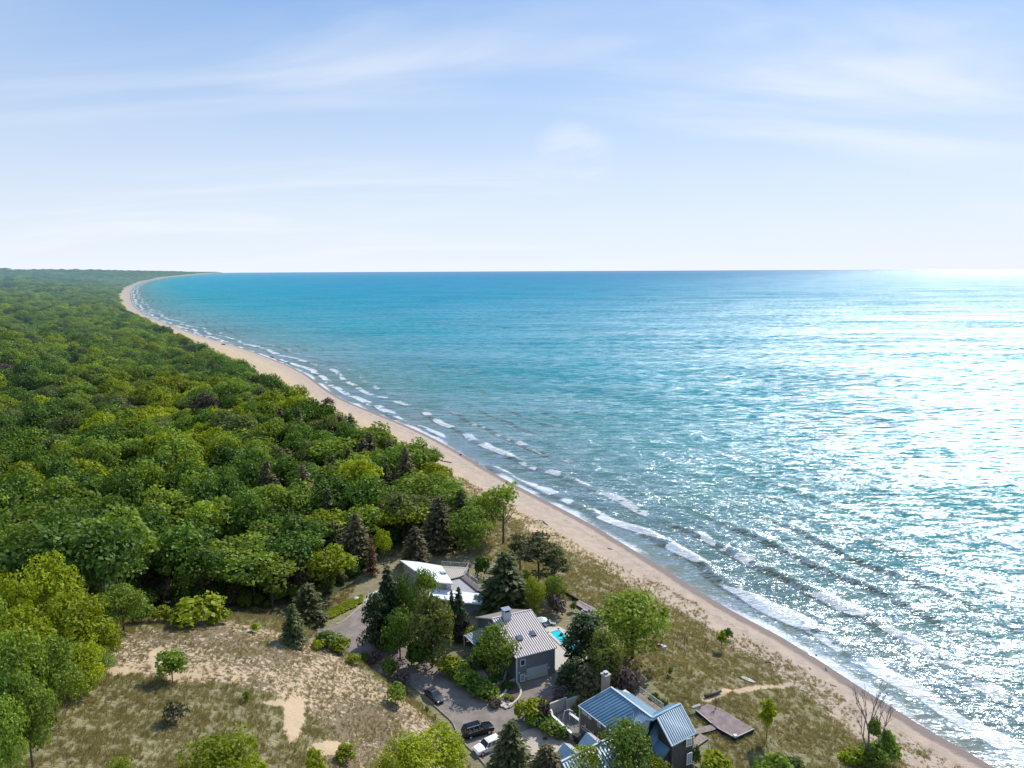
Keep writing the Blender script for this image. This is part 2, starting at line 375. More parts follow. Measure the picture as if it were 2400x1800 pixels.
ff = t.mix(t.rng(nA, .4, .6), (.045, .060, .024), (.085, .080, .042))
col = t.mix(fo, col, ff)
b = t.n('ShaderNodeBsdfPrincipled', {'Base Color': col, 'Roughness': .9, 'Specular IOR Level': .15})
hh = t.mth('ADD', t.mth('MULTIPLY', f, .25), t.mth('MULTIPLY', t.mth('ADD', nA, nS), .22))
bm = t.n('ShaderNodeBump', {'Height': hh, 'Strength': .8, 'Distance': 1.}); t.set(b, 'Normal', bm.outputs[0])
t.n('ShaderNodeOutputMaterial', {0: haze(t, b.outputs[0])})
o = link('ground', me, m); tag(o, kind='structure')

# ---------------------------------------------------------------- lake
X, Y = polar(-47, 49, 900, 60, 70000, 1500)
S = sdline(X.ravel(), Y.ravel(), SHORE).reshape(X.shape); off = -S
def wph(x, y, off):
    return off + 15 * (fbm(x, y, 1 / 75., 3, 31) - .5) * 2 + 2.2 * (vnoise(x, y, 1 / 9., 40) - .5)
ph = wph(X, Y, off); LAM = 16.5
GA, GR, GR2, GW, GT_, LN, RL = 1.3, .28, .40, .43, (.75, .90, .95), .33, .02
dist = np.hypot(X, Y)
crest = np.sin(2 * np.pi * ph / LAM)
gp = np.clip(vnoise(X + Y * .3, Y - X * .3, 1 / 55., 50) * 1.8 - .3, 0, 1)
wave = (np.clip(crest, 0, 1) ** 3) * .66 * gp
# second crossing train
q2 = (X * .83 + Y * .32) + 12 * fbm(X, Y, 1 / 80., 2, 61)
wave2 = np.clip(np.sin(2 * np.pi * q2 / 17.), 0, 1) ** 2 * .30
amp = np.clip(off / 6., 0, 1) * np.clip(1.4 - off / 260., .35, 1) * np.clip((440 - dist) / 220, .12, 1) * (dist < 900)
Zw = (wave + wave2 * np.clip(off / 30, 0, 1)) * amp
me = gridmesh('lake_water', X, Y, Zw, S < 6, dict(off=off, ph=ph, gp=gp))
m = bpy.data.materials.new('lake_water'); m.use_nodes = True; t = NT(m.node_tree)
pos = t.n('ShaderNodeNewGeometry').outputs['Position']
of = t.attr('off').outputs['Fac']; pa = t.attr('ph').outputs['Fac']; gpa = t.attr('gp').outputs['Fac']
dl = t.n('ShaderNodeVectorMath', {0: pos}, operation='LENGTH').outputs['Value']
nL = t.noise(pos, .006, 4, .6); nM = t.noise(pos, .05, 4, .6)
ofn = t.mth('ADD', of, t.mth('MULTIPLY', t.mth('SUBTRACT', nM, .5), t.mth('ADD', 6., t.mth('MULTIPLY', of, .45))))
cr = t.n('ShaderNodeValToRGB', {0: t.rng(t.mth('POWER', t.mth('MAXIMUM', ofn, 0.), .4), 0., 36., 0., 1., 'LINEAR')})
el_ = cr.color_ramp.elements; stops = [(0, (.26, .235, .185)), (2, (.19, .21, .18)), (12, (.155, .225, .210)), (40, (.125, .255, .250)), (90, (.075, .280, .300)), (220, (.008, .275, .345)), (600, (.0, .255, .370)), (2500, (.0, .215, .365)), (8000, (.0, .160, .325))]
while len(el_) < len(stops): el_.new(.5)
for e, (d_, c_) in zip(el_, stops): e.position = (d_ ** .4) / 36.; e.color = (*c_, 1)
wcol = t.mix(t.mth('MULTIPLY', t.rng(nL, .4, .65), .22), cr.outputs[0], (.012, .115, .19))
# steeper faces of the breaking crests let the sandy colour through
cph = t.mth('SINE', t.mth('MULTIPLY', pa, 2 * math.pi / LAM))
back = t.mth('SINE', t.mth('ADD', t.mth('MULTIPLY', pa, 2 * math.pi / LAM), .9))
shal = t.rng(of, 20, 170, 1, 0)
wcol = t.mix(t.mth('MULTIPLY', t.mth('MULTIPLY', t.rng(back, .72, .95), t.rng(gpa, .25, .7)), t.mth('MULTIPLY', shal, .8)), wcol, (.085, .088, .052))
# foam
nf = t.noise(pos, 1.1, 6, .75, .3); nf2 = t.noise(pos, .065, 3, .6); nf3 = t.noise(pos, .035, 3, .5)
fb = t.mth('MULTIPLY', t.rng(cph, .0, .85), t.rng(t.mth('ADD', of, t.mth('MULTIPLY', nf3, 30.)), 28, 80, 1., 0.))
fb = t.mth('MULTIPLY', fb, t.rng(t.mth('ADD', nf2, t.rng(of, 12, 34, .055, 0.)), .46, .57))
fb = t.mth('MULTIPLY', fb, t.rng(of, 1, 7))
swash = t.rng(t.mth('ADD', of, t.mth('MULTIPLY', t.mth('SUBTRACT', nf2, .5), 7.)), -.5, 7., 1., 0.)
swash = t.mth('MULTIPLY', swash, t.rng(nf3, .35, .6, .42, .92))
fm = t.mth('MAXIMUM', fb, swash)
foam = t.rng(t.mth('SUBTRACT', t.mth('MULTIPLY', fm, 1.1), t.mth('MULTIPLY', nf, 1.15)), -.10, .28)
wcol = t.mix(foam, wcol, (.66, .68, .68))
rgh = t.mth('MAXIMUM', t.rng(dl, 150, 2500, .20, .46), t.mth('MULTIPLY', foam, .7))
rgh = t.mth('MAXIMUM', t.rng(dl, 150, 2200, .24, .62), t.mth('MULTIPLY', foam, .7))
sm = t.n('ShaderNodeMapping', {0: pos, 2: (0, 0, R_(-40)), 3: (.55, 1.5, 1)}).outputs[0]
w1 = t.noise(sm, .28, 5, .68, .2)
w2 = t.noise(sm, .06, 3, .6, .1)
w3 = t.noise(sm, 1.1, 3, .6, .2)
hsum = t.mth('ADD', t.mth('MULTIPLY', w1, 2.1), t.mth('ADD', t.mth('MULTIPLY', w2, 3.), t.mth('MULTIPLY', w3, .42)))
calm = t.rng(of, 2, 14, .35, 1.)
bm = t.n('ShaderNodeBump', {'Height': hsum, 'Strength': calm, 'Distance': 1.6})
dif = t.n('ShaderNodeBsdfDiffuse', {0: wcol, 'Normal': bm.outputs[0]})
gls = t.n('ShaderNodeBsdfGlossy', {0: (.22, .66, .90, 1), 1: rgh, 'Normal': bm.outputs[0]})
fr = t.n('ShaderNodeFresnel', {0: 1.33, 1: bm.outputs[0]}).outputs[0]
fac = t.mth('MINIMUM', t.mth('ADD', t.mth('MULTIPLY', fr, .55), .10), .34)
b = t.n('ShaderNodeMixShader', {0: t.mth('MULTIPLY', fac, t.mth('SUBTRACT', 1., t.mth('MULTIPLY', foam, .8))), 1: dif, 2: gls})
g1 = t.noise(sm, .55, 3, .55, .3)
wx = t.n('ShaderNodeMapping', {0: pos, 2: (0, 0, R_(-38)), 3: (.45, 1.6, 1)}).outputs[0]
s1 = t.noise(wx, 1.3, 4, .72, .5); s2 = t.noise(wx, .2, 3, .65, .4); s3 = t.noise(wx, .022, 3, .65, .3); s4 = t.noise(wx, .005, 2, .6, .3)
wA = t.rng(dl, 150, 500, 1, .25); wB = t.rng(dl, 250, 1200, .65, .5)
ss = t.mth('ADD', t.mth('MULTIPLY', t.mth('SUBTRACT', s1, .5), wA), t.mth('MULTIPLY', t.mth('SUBTRACT', s2, .5), wB))
ss = t.mth('ADD', ss, t.mth('MULTIPLY', t.mth('SUBTRACT', s3, .5), .22))
ss = t.mth('ADD', ss, t.mth('MULTIPLY', t.mth('SUBTRACT', s4, .5), .14))
ruf = t.rng(ss, -.12, .12, .18, 1.)
bm2 = t.n('ShaderNodeBump', {'Height': t.mth('ADD', t.mth('MULTIPLY', g1, GA), t.mth('ADD', t.mth('MULTIPLY', w2, 3.), t.mth('MULTIPLY', s3, 7.))), 'Strength': calm, 'Distance': 1.})
b = dif
# wave faces lean towards the shore: facets seen from the land mirror the sun and the higher, bluer sky
lean = t.n('ShaderNodeVectorMath', {0: bm2.outputs[0], 1: (-math.sin(SAZ) * LN, -math.cos(SAZ) * LN, 0)}, operation='ADD').outputs[0]
lean = t.n('ShaderNodeVectorMath', {0: lean}, operation='NORMALIZE').outputs[0]
gl3 = t.n('ShaderNodeBsdfGlossy', {0: (.88, .96, 1, 1), 1: t.rng(dl, 120, 1500, GR, GR2), 'Normal': lean})
b = t.n('ShaderNodeMixShader', {0: t.mth('MULTIPLY', t.rng(ss, -.08, .08, RL, 1.), t.rng(dl, 300, 2600, GW, .20)), 1: b, 2: gl3})
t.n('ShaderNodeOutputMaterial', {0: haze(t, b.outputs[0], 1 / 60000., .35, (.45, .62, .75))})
o = link('lake_water', me, m); tag(o, kind='structure')
# ---------------------------------------------------------------- plants: prototype meshes (height 1)
def cardmesh(name, C, N, size, asp=1., mat=None, lv=None, tilt=.8, long_dir=None):
    n = len(C); N = N + rng.normal(0, tilt, (n, 3)); N /= np.linalg.norm(N, axis=1)[:, None] + 1e-9
    if long_dir is None: a = rng.normal(0, 1, (n, 3))
    else: a = long_dir + rng.normal(0, .25, (n, 3))
    a -= (a * N).sum(1)[:, None] * N; a /= np.linalg.norm(a, axis=1)[:, None] + 1e-9
    b = np.cross(N, a); s = (size * rng.uniform(.6, 1.35, n))[:, None]
    A = a * s * asp; B = b * s
    co = np.stack([C - A, C - B * .9 + A * .1, C + A, C + B * .9 + A * .1], 1).reshape(-1, 3)
    me = bpy.data.meshes.new(name); me.vertices.add(4 * n); me.vertices.foreach_set('co', co.ravel().astype('f4'))
    me.loops.add(4 * n); me.loops.foreach_set('vertex_index', np.arange(4 * n, dtype='i4'))
    me.polygons.add(n); me.polygons.foreach_set('loop_start', np.arange(0, 4 * n, 4, dtype='i4')); me.update(calc_edges=True)
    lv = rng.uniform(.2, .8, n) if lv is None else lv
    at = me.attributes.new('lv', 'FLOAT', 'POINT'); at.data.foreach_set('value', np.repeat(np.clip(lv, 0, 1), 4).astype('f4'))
    if mat: me.materials.append(mat)
    return me
def sph(n):
    v = rng.normal(0, 1, (n, 3)); return v / np.linalg.norm(v, axis=1)[:, None]
def leafy(name, mat, w=.36, lobes=20, per=110, size=.019, z0=.55, hz=.40, flat=1., low=.14, dn=-.25):
    Cs, Ns, L = [], [], []
    for i in range(lobes):
        d = sph(1)[0]
        if d[2] < dn: d[2] *= -.6
        k = rng.uniform(.55, .86); r = rng.uniform(.10, .17) * (w / .34)
        c = np.array([d[0] * w * k, d[1] * w * k, z0 + d[2] * hz * k * flat])
        p = sph(per); p = p[(p[:, 2] > -.55)]
        rr = r * rng.uniform(.72, 1.08, len(p))[:, None]
        q = c + p * rr * np.array([1, 1, .8]); q[:, 2] = np.maximum(q[:, 2], low)
        Cs.append(q); Ns.append(p + np.array([0, 0, .35])); L.append(np.clip(rng.normal(rng.uniform(.25, .75), .16, len(p)), 0, 1))
    # sparse inner foliage so that the crown is not hollow
    p = sph(lobes * 10); q = p * np.array([w * .6, w * .6, hz * .6]) * rng.uniform(.4, 1, (len(p), 1)) + np.array([0, 0, z0])
    Cs.append(q); Ns.append(p); L.append(np.full(len(p), .3))
    C = np.vstack(Cs); return cardmesh(name, C, np.vstack(Ns), size, 1.25, LM[mat], np.concatenate(L), .62)
def conifer(name, mat, w=.2, z0=.12, lev=26, size=.016, pw=.8, droop=.25, irregular=.25, dens=1.):
    Cs, Ns, D, L = [], [], [], []
    for i in range(lev):
        z = z0 + (1 - z0) * (i + rng.uniform(-.3, .3)) / lev
        R = w * max(1 - (z - z0) / (1 - z0), .0) ** pw + .008
        nb = max(4, int(11 * dens * (R / w) + 4)); a0 = rng.uniform(0, 6)
        for b in range(nb):
            a = a0 + b * 6.283 / nb + rng.normal(0, .15); Rb = R * rng.uniform(1 - irregular, 1 + irregular * .4)
            k = int(max(3, 16 * dens * Rb / w)); f = rng.uniform(.18, 1, k) 
            lat = rng.normal(0, .13, k) * Rb * f
            x = np.cos(a) * Rb * f - np.sin(a) * lat; y = np.sin(a) * Rb * f + np.cos(a) * lat
            zz = z - droop * Rb * f ** 1.5 + rng.normal(0, .006, k)
            Cs.append(np.stack([x, y, zz], 1)); dr = np.tile([np.cos(a), np.sin(a), -.25], (k, 1)); D.append(dr)
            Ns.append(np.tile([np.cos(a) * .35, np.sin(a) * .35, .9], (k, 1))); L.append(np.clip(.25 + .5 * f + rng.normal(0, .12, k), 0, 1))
    return cardmesh(name, np.vstack(Cs), np.vstack(Ns), size, 1.9, LM[mat], np.concatenate(L), .45, np.vstack(D))
def pinecrown(name, mat, w=.26, z0=.42, clumps=22, per=60, size=.014):
    Cs, Ns, L = [], [], []
    for i in range(clumps):
        z = z0 + (1 - z0) * rng.uniform(0, 1) ** .85; R = w * (1.05 - .85 * ((z - z0) / (1 - z0)) ** 1.6); a = rng.uniform(0, 6.283); k = R * rng.uniform(.25, .95)
        c = np.array([np.cos(a) * k, np.sin(a) * k, z - .03]); r = rng.uniform(.055, .10)
        p = sph(per); q = c + p * r * rng.uniform(.5, 1.1, (per, 1)) * np.array([1.25, 1.25, .6])
        Cs.append(q); Ns.append(p * .7 + np.array([0, 0, .5])); L.append(np.clip(rng.normal(rng.uniform(.3, .7), .15, per), 0, 1))
    return cardmesh(name, np.vstack(Cs), np.vstack(Ns), size, 1.9, LM[mat], np.concatenate(L), .7)
def bushmesh(name, mat, lobes=12, per=80, size=.045):
    Cs, Ns, L = [], [], []
    for i in range(lobes):
        d = sph(1)[0]; d[2] = abs(d[2]); k = rng.uniform(.35, .75)
        c = np.array([d[0] * .42 * k, d[1] * .42 * k, .28 + d[2] * .5 * k]); p = sph(per); p = p[p[:, 2] > -.6]; r = rng.uniform(.17, .27)
        q = c + p * r * rng.uniform(.7, 1.1, (len(p), 1)); q[:, 2] = np.maximum(q[:, 2], .02)
        Cs.append(q); Ns.append(p + [0, 0, .3]); L.append(np.clip(rng.normal(rng.uniform(.3, .7), .15, len(p)), 0, 1))
    return cardmesh(name, np.vstack(Cs), np.vstack(Ns), size, 1.2, LM[mat], np.concatenate(L), .6)
def trunkmesh(name, top=.62, r=.018, limbs=5, spread=.22, mat=bark, z1=.35, n=5):
    b = MB(); b.tube([(0, 0, -.06), (0, 0, top * .5), (rng.uniform(-.015, .015), rng.uniform(-.015, .015), top)], [r, r * .8, r * .35], n)
    for i in range(limbs):
        a = i * 6.283 / limbs + rng.uniform(-.4, .4); z = z1 + rng.uniform(-.06, .10)
        b.tube([(0, 0, z), (math.cos(a) * spread * .5, math.sin(a) * spread * .5, z + .10), (math.cos(a) * spread, math.sin(a) * spread, z + .27)], [r * .5, r * .35, r * .12], 4)
    me = b.mesh(name); me.materials.append(mat); return me
NVAR = 3
PR = {}
def reg(key, crowns, trunk, w):
    for me_ in crowns:                      # every crown is brought to height 1 and its true width noted
        co = np.empty(len(me_.vertices) * 3, 'f4'); me_.vertices.foreach_get('co', co); co = co.reshape(-1, 3)
        zt_ = np.percentile(co[:, 2], 99.7); co[:, 2] /= zt_; me_.vertices.foreach_set('co', co.ravel()); me_.update()
        w = 2 * np.percentile(np.hypot(co[:, 0], co[:, 1]), 93)
    PR[key] = (crowns, trunk, w)
tk = [trunkmesh('trunk', mat=bark) for _ in range(2)]
tkc = trunkmesh('trunk', top=.95, r=.013, limbs=0); tkp = trunkmesh('trunk', top=.92, r=.013, limbs=7, spread=.16, z1=.55)
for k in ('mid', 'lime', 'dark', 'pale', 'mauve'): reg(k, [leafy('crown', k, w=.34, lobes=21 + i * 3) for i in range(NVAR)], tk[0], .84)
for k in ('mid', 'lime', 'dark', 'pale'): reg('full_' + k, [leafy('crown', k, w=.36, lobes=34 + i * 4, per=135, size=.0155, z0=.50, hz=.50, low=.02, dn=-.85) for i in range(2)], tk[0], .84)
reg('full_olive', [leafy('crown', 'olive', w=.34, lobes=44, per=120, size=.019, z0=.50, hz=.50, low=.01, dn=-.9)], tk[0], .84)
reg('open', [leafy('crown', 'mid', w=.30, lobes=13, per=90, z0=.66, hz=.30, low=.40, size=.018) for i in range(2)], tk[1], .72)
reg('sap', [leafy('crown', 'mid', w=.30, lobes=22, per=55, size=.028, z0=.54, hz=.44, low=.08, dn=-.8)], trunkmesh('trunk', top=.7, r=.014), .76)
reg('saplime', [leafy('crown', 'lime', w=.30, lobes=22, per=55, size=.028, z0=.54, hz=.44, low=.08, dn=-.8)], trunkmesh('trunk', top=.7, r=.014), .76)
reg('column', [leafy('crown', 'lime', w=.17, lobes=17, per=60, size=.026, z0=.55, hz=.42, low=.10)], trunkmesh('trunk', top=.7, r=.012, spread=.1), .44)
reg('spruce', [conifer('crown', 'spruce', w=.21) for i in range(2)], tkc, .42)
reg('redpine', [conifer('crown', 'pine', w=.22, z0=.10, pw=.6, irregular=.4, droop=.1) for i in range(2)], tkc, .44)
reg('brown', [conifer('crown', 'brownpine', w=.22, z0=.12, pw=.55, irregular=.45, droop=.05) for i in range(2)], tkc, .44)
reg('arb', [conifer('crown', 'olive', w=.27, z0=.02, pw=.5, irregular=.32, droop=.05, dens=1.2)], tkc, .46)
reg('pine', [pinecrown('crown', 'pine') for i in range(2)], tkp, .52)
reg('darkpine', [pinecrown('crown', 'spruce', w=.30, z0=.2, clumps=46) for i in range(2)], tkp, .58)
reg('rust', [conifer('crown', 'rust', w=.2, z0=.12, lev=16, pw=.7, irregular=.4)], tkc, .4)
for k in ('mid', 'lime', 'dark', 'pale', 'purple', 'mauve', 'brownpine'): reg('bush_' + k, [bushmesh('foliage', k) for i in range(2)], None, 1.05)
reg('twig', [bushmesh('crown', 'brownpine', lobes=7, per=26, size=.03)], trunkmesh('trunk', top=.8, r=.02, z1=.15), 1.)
CN = [0]
def plant(name, key, pos, h, wid, label, cat, group=None, v=None, rz=None):
    cr_, tr_, pw_ = PR[key]; CN[0] += 1
    if v is None: v = CN[0] % len(cr_)
    s = wid / pw_ if wid else h
    if tr_ is None:
        o = link(name, cr_[v], None); o.location = pos; o.scale = (s, s, h); o.rotation_euler = (0, 0, random.uniform(0, 6.28) if rz is None else rz)
        return tag(o, label, cat, group)
    r = empty(name, pos, random.uniform(0, 6.28) if rz is None else rz, label, cat, group); r.scale = (s, s, h)
    link('crown', cr_[v], None, r); link('trunk', tr_, None, r)
    return r
def size_at(pos, px_w):   # metres for a width in photo pixels
    D = float(proj(pos.x, pos.y, pos.z)[2]); return px_w * D / F
def hfrom(pos, ytop):
    lo, hi = 0., 40.
    for _ in range(40):
        q = (lo + hi) / 2
        if float(proj(pos.x, pos.y, pos.z + q)[1]) > ytop: lo = q
        else: hi = q
    return lo
occupied = []
def PB(name, key, px, ytop, ybase, w, label, cat='tree', group=None, **k):
    """plant with a visible base: photo column, top row, base row, width in photo pixels"""
    p = G(px, ybase); h = hfrom(p, ytop); ww = size_at(p, w); occupied.append((p.x, p.y, ww * .5))
    return plant(name, key, p, h, ww, label, cat, group, **k)
def PT(name, key, px, ytop, h, w, label, cat='tree', group=None, **k):
    """plant whose base is hidden: photo column and top row of a tree of height h"""
    p = GT(px, ytop, h); ww = size_at(p, w); occupied.append((p.x, p.y, ww * .5))
    return plant(name, key, p, h, ww, label, cat, group, **k)
def PW(name, key, px, py, z, h, w, label, cat='tree', group=None, **k):
    p = W(px, py, z); return plant(name, key, p, h, w, label, cat, group, **k)

# ---- single trees by the houses and on the dunes
D_, C_, B_ = 'deciduous_tree', 'conifer_tree', 'shrub'
PB('spruce_tree', 'spruce', 913, 1330, 1505, 84, 'tall dark spruce standing right of the curving asphalt drive, nearest the drive bend')
PB(D_, 'full_dark', 955, 1336, 1500, 66, 'dark green leafy tree squeezed between the dark spruce and the white flat roof')
PB('arborvitae', 'full_olive', 1013, 1388, 1566, 98, 'broad olive green conical tree above the shaded road, in front of the white roofed house')
PB(D_, 'mid', 1000, 1332, 1455, 50, 'leafy tree growing up against the white metal roof')
PB('spruce_tree', 'spruce', 1077, 1378, 1500, 48, 'slender dark spruce with two pointed tips in front of the lower white roof')
PB('spruce_tree', 'spruce', 1060, 1386, 1498, 36, 'smaller pointed spruce just left of the slender two tipped one', v=1)
PB('pine_tree', 'darkpine', 884, 1392, 1528, 66, 'bushy dark pine overhanging the drive bend, left of the tall spruce')
PB(D_, 'full_dark', 938, 1424, 1548, 84, 'dark leafy tree at the road edge below the tall spruce')
PB(B_, 'bush_dark', 984, 1496, 1566, 66, 'dark shrub under the olive green conical tree', 'shrub')
PB(B_, 'bush_purple', 1078, 1438, 1502, 54, 'dark purple leaved shrub at the foot of the slender spruce', 'shrub')
PB(B_, 'bush_lime', 1100, 1468, 1506, 36, 'yellow green shrub beside the entrance awning of the grey house', 'shrub')
PB(D_, 'full_mid', 1158, 1470, 1590, 100, 'round leafy tree with pale stems in the bed in front of the striped roof house')
PB('pine_tree', 'redpine', 1183, 1297, 1432, 118, 'broad dark pine between the white roofed house and the striped roof house')
PB(D_, 'full_lime', 1252, 1350, 1448, 50, 'bright yellow green tree behind the right edge of the dark pine')
PB(D_, 'saplime', 1226, 1338, 1400, 36, 'small lime green tree top showing above the striped roof')
PB('pine_tree', 'pine', 1262, 1253, 1385, 92, 'tall thin pine with a bare lower trunk at the edge of the dune grass')
PB('pine_tree', 'pine', 1219, 1256, 1352, 66, 'thin ragged pine left of the tall bare trunked one')
PB('pine_tree', 'pine', 1300, 1290, 1395, 60, 'low ragged pine right of the tall bare trunked one')
PB(D_, 'full_mid', 1296, 1352, 1428, 56, 'small bright leafy tree beside the dark brush pit')
PB(D_, 'open', 1180, 1130, 1275, 90, 'tall open crowned tree with bare twin stems at the tip of the wood')
PB(D_, 'full_mid', 1130, 1158, 1262, 86, 'rounded green tree just left of the tall open crowned tree')
PB(D_, 'full_mid', 1098, 1190, 1302, 100, 'full sunlit leafy tree directly behind the timber terrace railing')
PB(D_, 'full_dark', 1030, 1118, 1200, 84, 'dark leafy tree on the beach side edge of the wood')
PB('pine_tree', 'brown', 1030, 1165, 1290, 76, 'brownish green pine behind the pointed end of the white roof')
PB('pine_tree', 'brown', 975, 1235, 1330, 60, 'brownish pine just beyond the tip of the white roof')
PB('pine_tree', 'rust', 873, 1255, 1350, 26, 'rust coloured dead young conifer in the wood')
PB(D_, 'lime', 900, 1240, 1330, 40, 'small yellow green tree beside the rust coloured conifer')
PB(D_, 'dark', 1383, 1478, 1580, 56, 'small dark tree behind the pool')
PB('pine_tree', 'darkpine', 1370, 1444, 1572, 124, 'spreading dark pine leaning over the swimming pool')
PB(D_, 'full_mid', 1482, 1388, 1545, 168, 'large round dark green tree standing alone above the dune grass')
PB('arborvitae', 'full_olive', 1414, 1476, 1622, 82, 'broad green conical tree right of the pool')
PB('pine_tree', 'darkpine', 1345, 1545, 1632, 70, 'dark pine beside the garage forecourt')
PB('pine_tree', 'brown', 1372, 1560, 1645, 72, 'brownish bushy pine between the forecourt and the stepped wall')
PB(B_, 'bush_mauve', 1470, 1560, 1640, 60, 'dusky brown green shrub under the large round tree', 'shrub')
PB('pine_tree', 'redpine', 1198, 1692, 1830, 100, 'young green pine in front of the white car')
PB('pine_tree', 'brown', 1281, 1748, 1850, 84, 'brownish young pine at the bottom edge beside the concrete apron')
PB(D_, 'full_mid', 1466, 1704, 1850, 138, 'large yellow green tree covering the roofs of the blue roofed house')
PB(D_, 'full_lime', 1376, 1756, 1860, 88, 'smaller yellow green tree in front of the low blue roof, left of the large one')
PB(D_, 'full_lime', 1540, 1774, 1860, 62, 'yellow green tree top at the corner of the blue roofed house')
PB(D_, 'full_lime', 1040, 1704, 1830, 112, 'bright yellow green tree on the dune edge behind the parked cars')
PB(D_, 'full_lime', 965, 1720, 1850, 120, 'yellow green tree at the foot of the dune, second from the parked cars')
PB(D_, 'full_lime', 905, 1776, 1880, 80, 'low yellow green tree at the bottom edge, third from the parked cars')
PB(D_, 'full_lime', 526, 1716, 1890, 168, 'broad glossy yellow green tree at the bottom edge of the dune')
PB(D_, 'saplime', 600, 1768, 1850, 60, 'low lime green tree beside the broad one at the bottom edge')
PB(D_, 'full_lime', 292, 1778, 1880, 70, 'yellow tree top poking up at the bottom edge, leftmost there')
PB(D_, 'saplime', 742, 1756, 1840, 44, 'small upright green tree at the bottom of the bare sand')
PB(D_, 'saplime', 812, 1748, 1790, 46, 'low green sapling between the bare sand and the yellow green trees')
PB(D_, 'sap', 405, 1527, 1602, 64, 'lone small tree on the open dune casting a dark shadow')
PB(B_, 'bush_brownpine', 412, 1642, 1694, 52, 'brownish low shrub on the grassy dune below the lone tree', 'shrub')
PB('sapling', 'sap', 579, 1620, 1645, 18, 'tiny green sapling on the ridge of the dune', 'sapling')
PB('arborvitae', 'redpine', 690, 1416, 1512, 54, 'conical grey green conifer at the crest of the dune beside the road')
PB('pine_tree', 'redpine', 724, 1370, 1462, 80, 'bushy grey green pine across the road from the dune')
PB('sapling', 'saplime', 598, 1462, 1484, 20, 'small yellow green sapling on the dune crest', 'sapling')
for px, yt, yb, w, k, l in [(772,1478,1520,58,'mid','dark green roadside shrub nearest the drive bend'),(748,1500,1522,30,'lime','low lime green shrub on the bank edge'),(800,1495,1530,42,'lime','bright leafy shrub hanging over the bank'),
        (829,1534,1556,32,'lime','small rounded lime shrub above the shaded road'),(858,1529,1560,28,'mid','thin green shrub above the shaded road'),(882,1525,1562,34,'mauve','dull brownish shrub above the shaded road'),(914,1545,1590,44,'mid','leafy shrub on the bank uphill of the grey saloon'),
        (946,1575,1608,44,'mauve','dull shrub at the start of the bank edging'),(925,1603,1650,48,'mid','leafy shrub halfway down the bank near the grey saloon'),(1000,1655,1672,12,'mid','tiny shrub on the bank by the edging')]:
    PB(B_, 'bush_' + k, px, yt, yb, w, l, 'shrub', 'shrubs along the top of the road bank')
# trees on the left of the dune
for px, yt, h, w, k, l in [(118,1300,13,120,'lime','golden green tree, highest of the bright group left of the dune'),(45,1230,14,120,'mid','green tree at the left edge above the golden ones'),(250,1284,11,104,'pale','pale green rounded tree standing against the dark wooded slope'),
        (150,1262,12,90,'pale','greyish green tree behind the golden group'),(20,1340,12,110,'lime','yellow tree at the left edge'),(165,1385,12,140,'lime','yellow green tree in the middle of the bright group'),(60,1420,13,120,'lime','yellow green tree below the yellow one at the left edge'),
        (280,1372,8,92,'mid','green tree between the pale one and the dune crest'),(232,1440,8,84,'lime','yellow green tree at the edge of the bare sand'),(20,1480,13,120,'mid','dark green tree low on the left edge'),(110,1500,11,120,'mid','leafy tree overhanging the dune grass'),
        (185,1500,8,96,'lime','low branching tree at the corner of the dune'),(50,1580,11,110,'mid','leafy tree on the left edge near the bottom'),(5,1640,10,90,'mid','last dark tree down the left edge'),(225,1520,5,70,'mid','small leafy tree reaching over the bare sand'),
        (-30,1400,14,120,'mid','tree cut by the left edge beside the bright group'),(-40,1550,13,120,'dark','dark tree cut by the left edge lower down')]:
    PT(D_, 'full_' + k, px, yt, h, w, l)
for px, yt, yb, w, k, l in [(466,1402,1462,112,'lime','broad yellow green shrub on the dune crest'),(384,1420,1458,48,'lime','smaller yellow green shrub left of the broad one on the crest'),(338,1420,1462,50,'mid','green shrub on the crest nearest the leafy trees'),(430,1428,1456,40,'pale','pale shrub on the crest, half hidden by the broad one'),(515,1432,1462,50,'lime','low end shrub of the crest row')]:
    PB(B_, 'bush_' + k, px, yt, yb, w, l, 'shrub', 'shrubs on the dune crest')
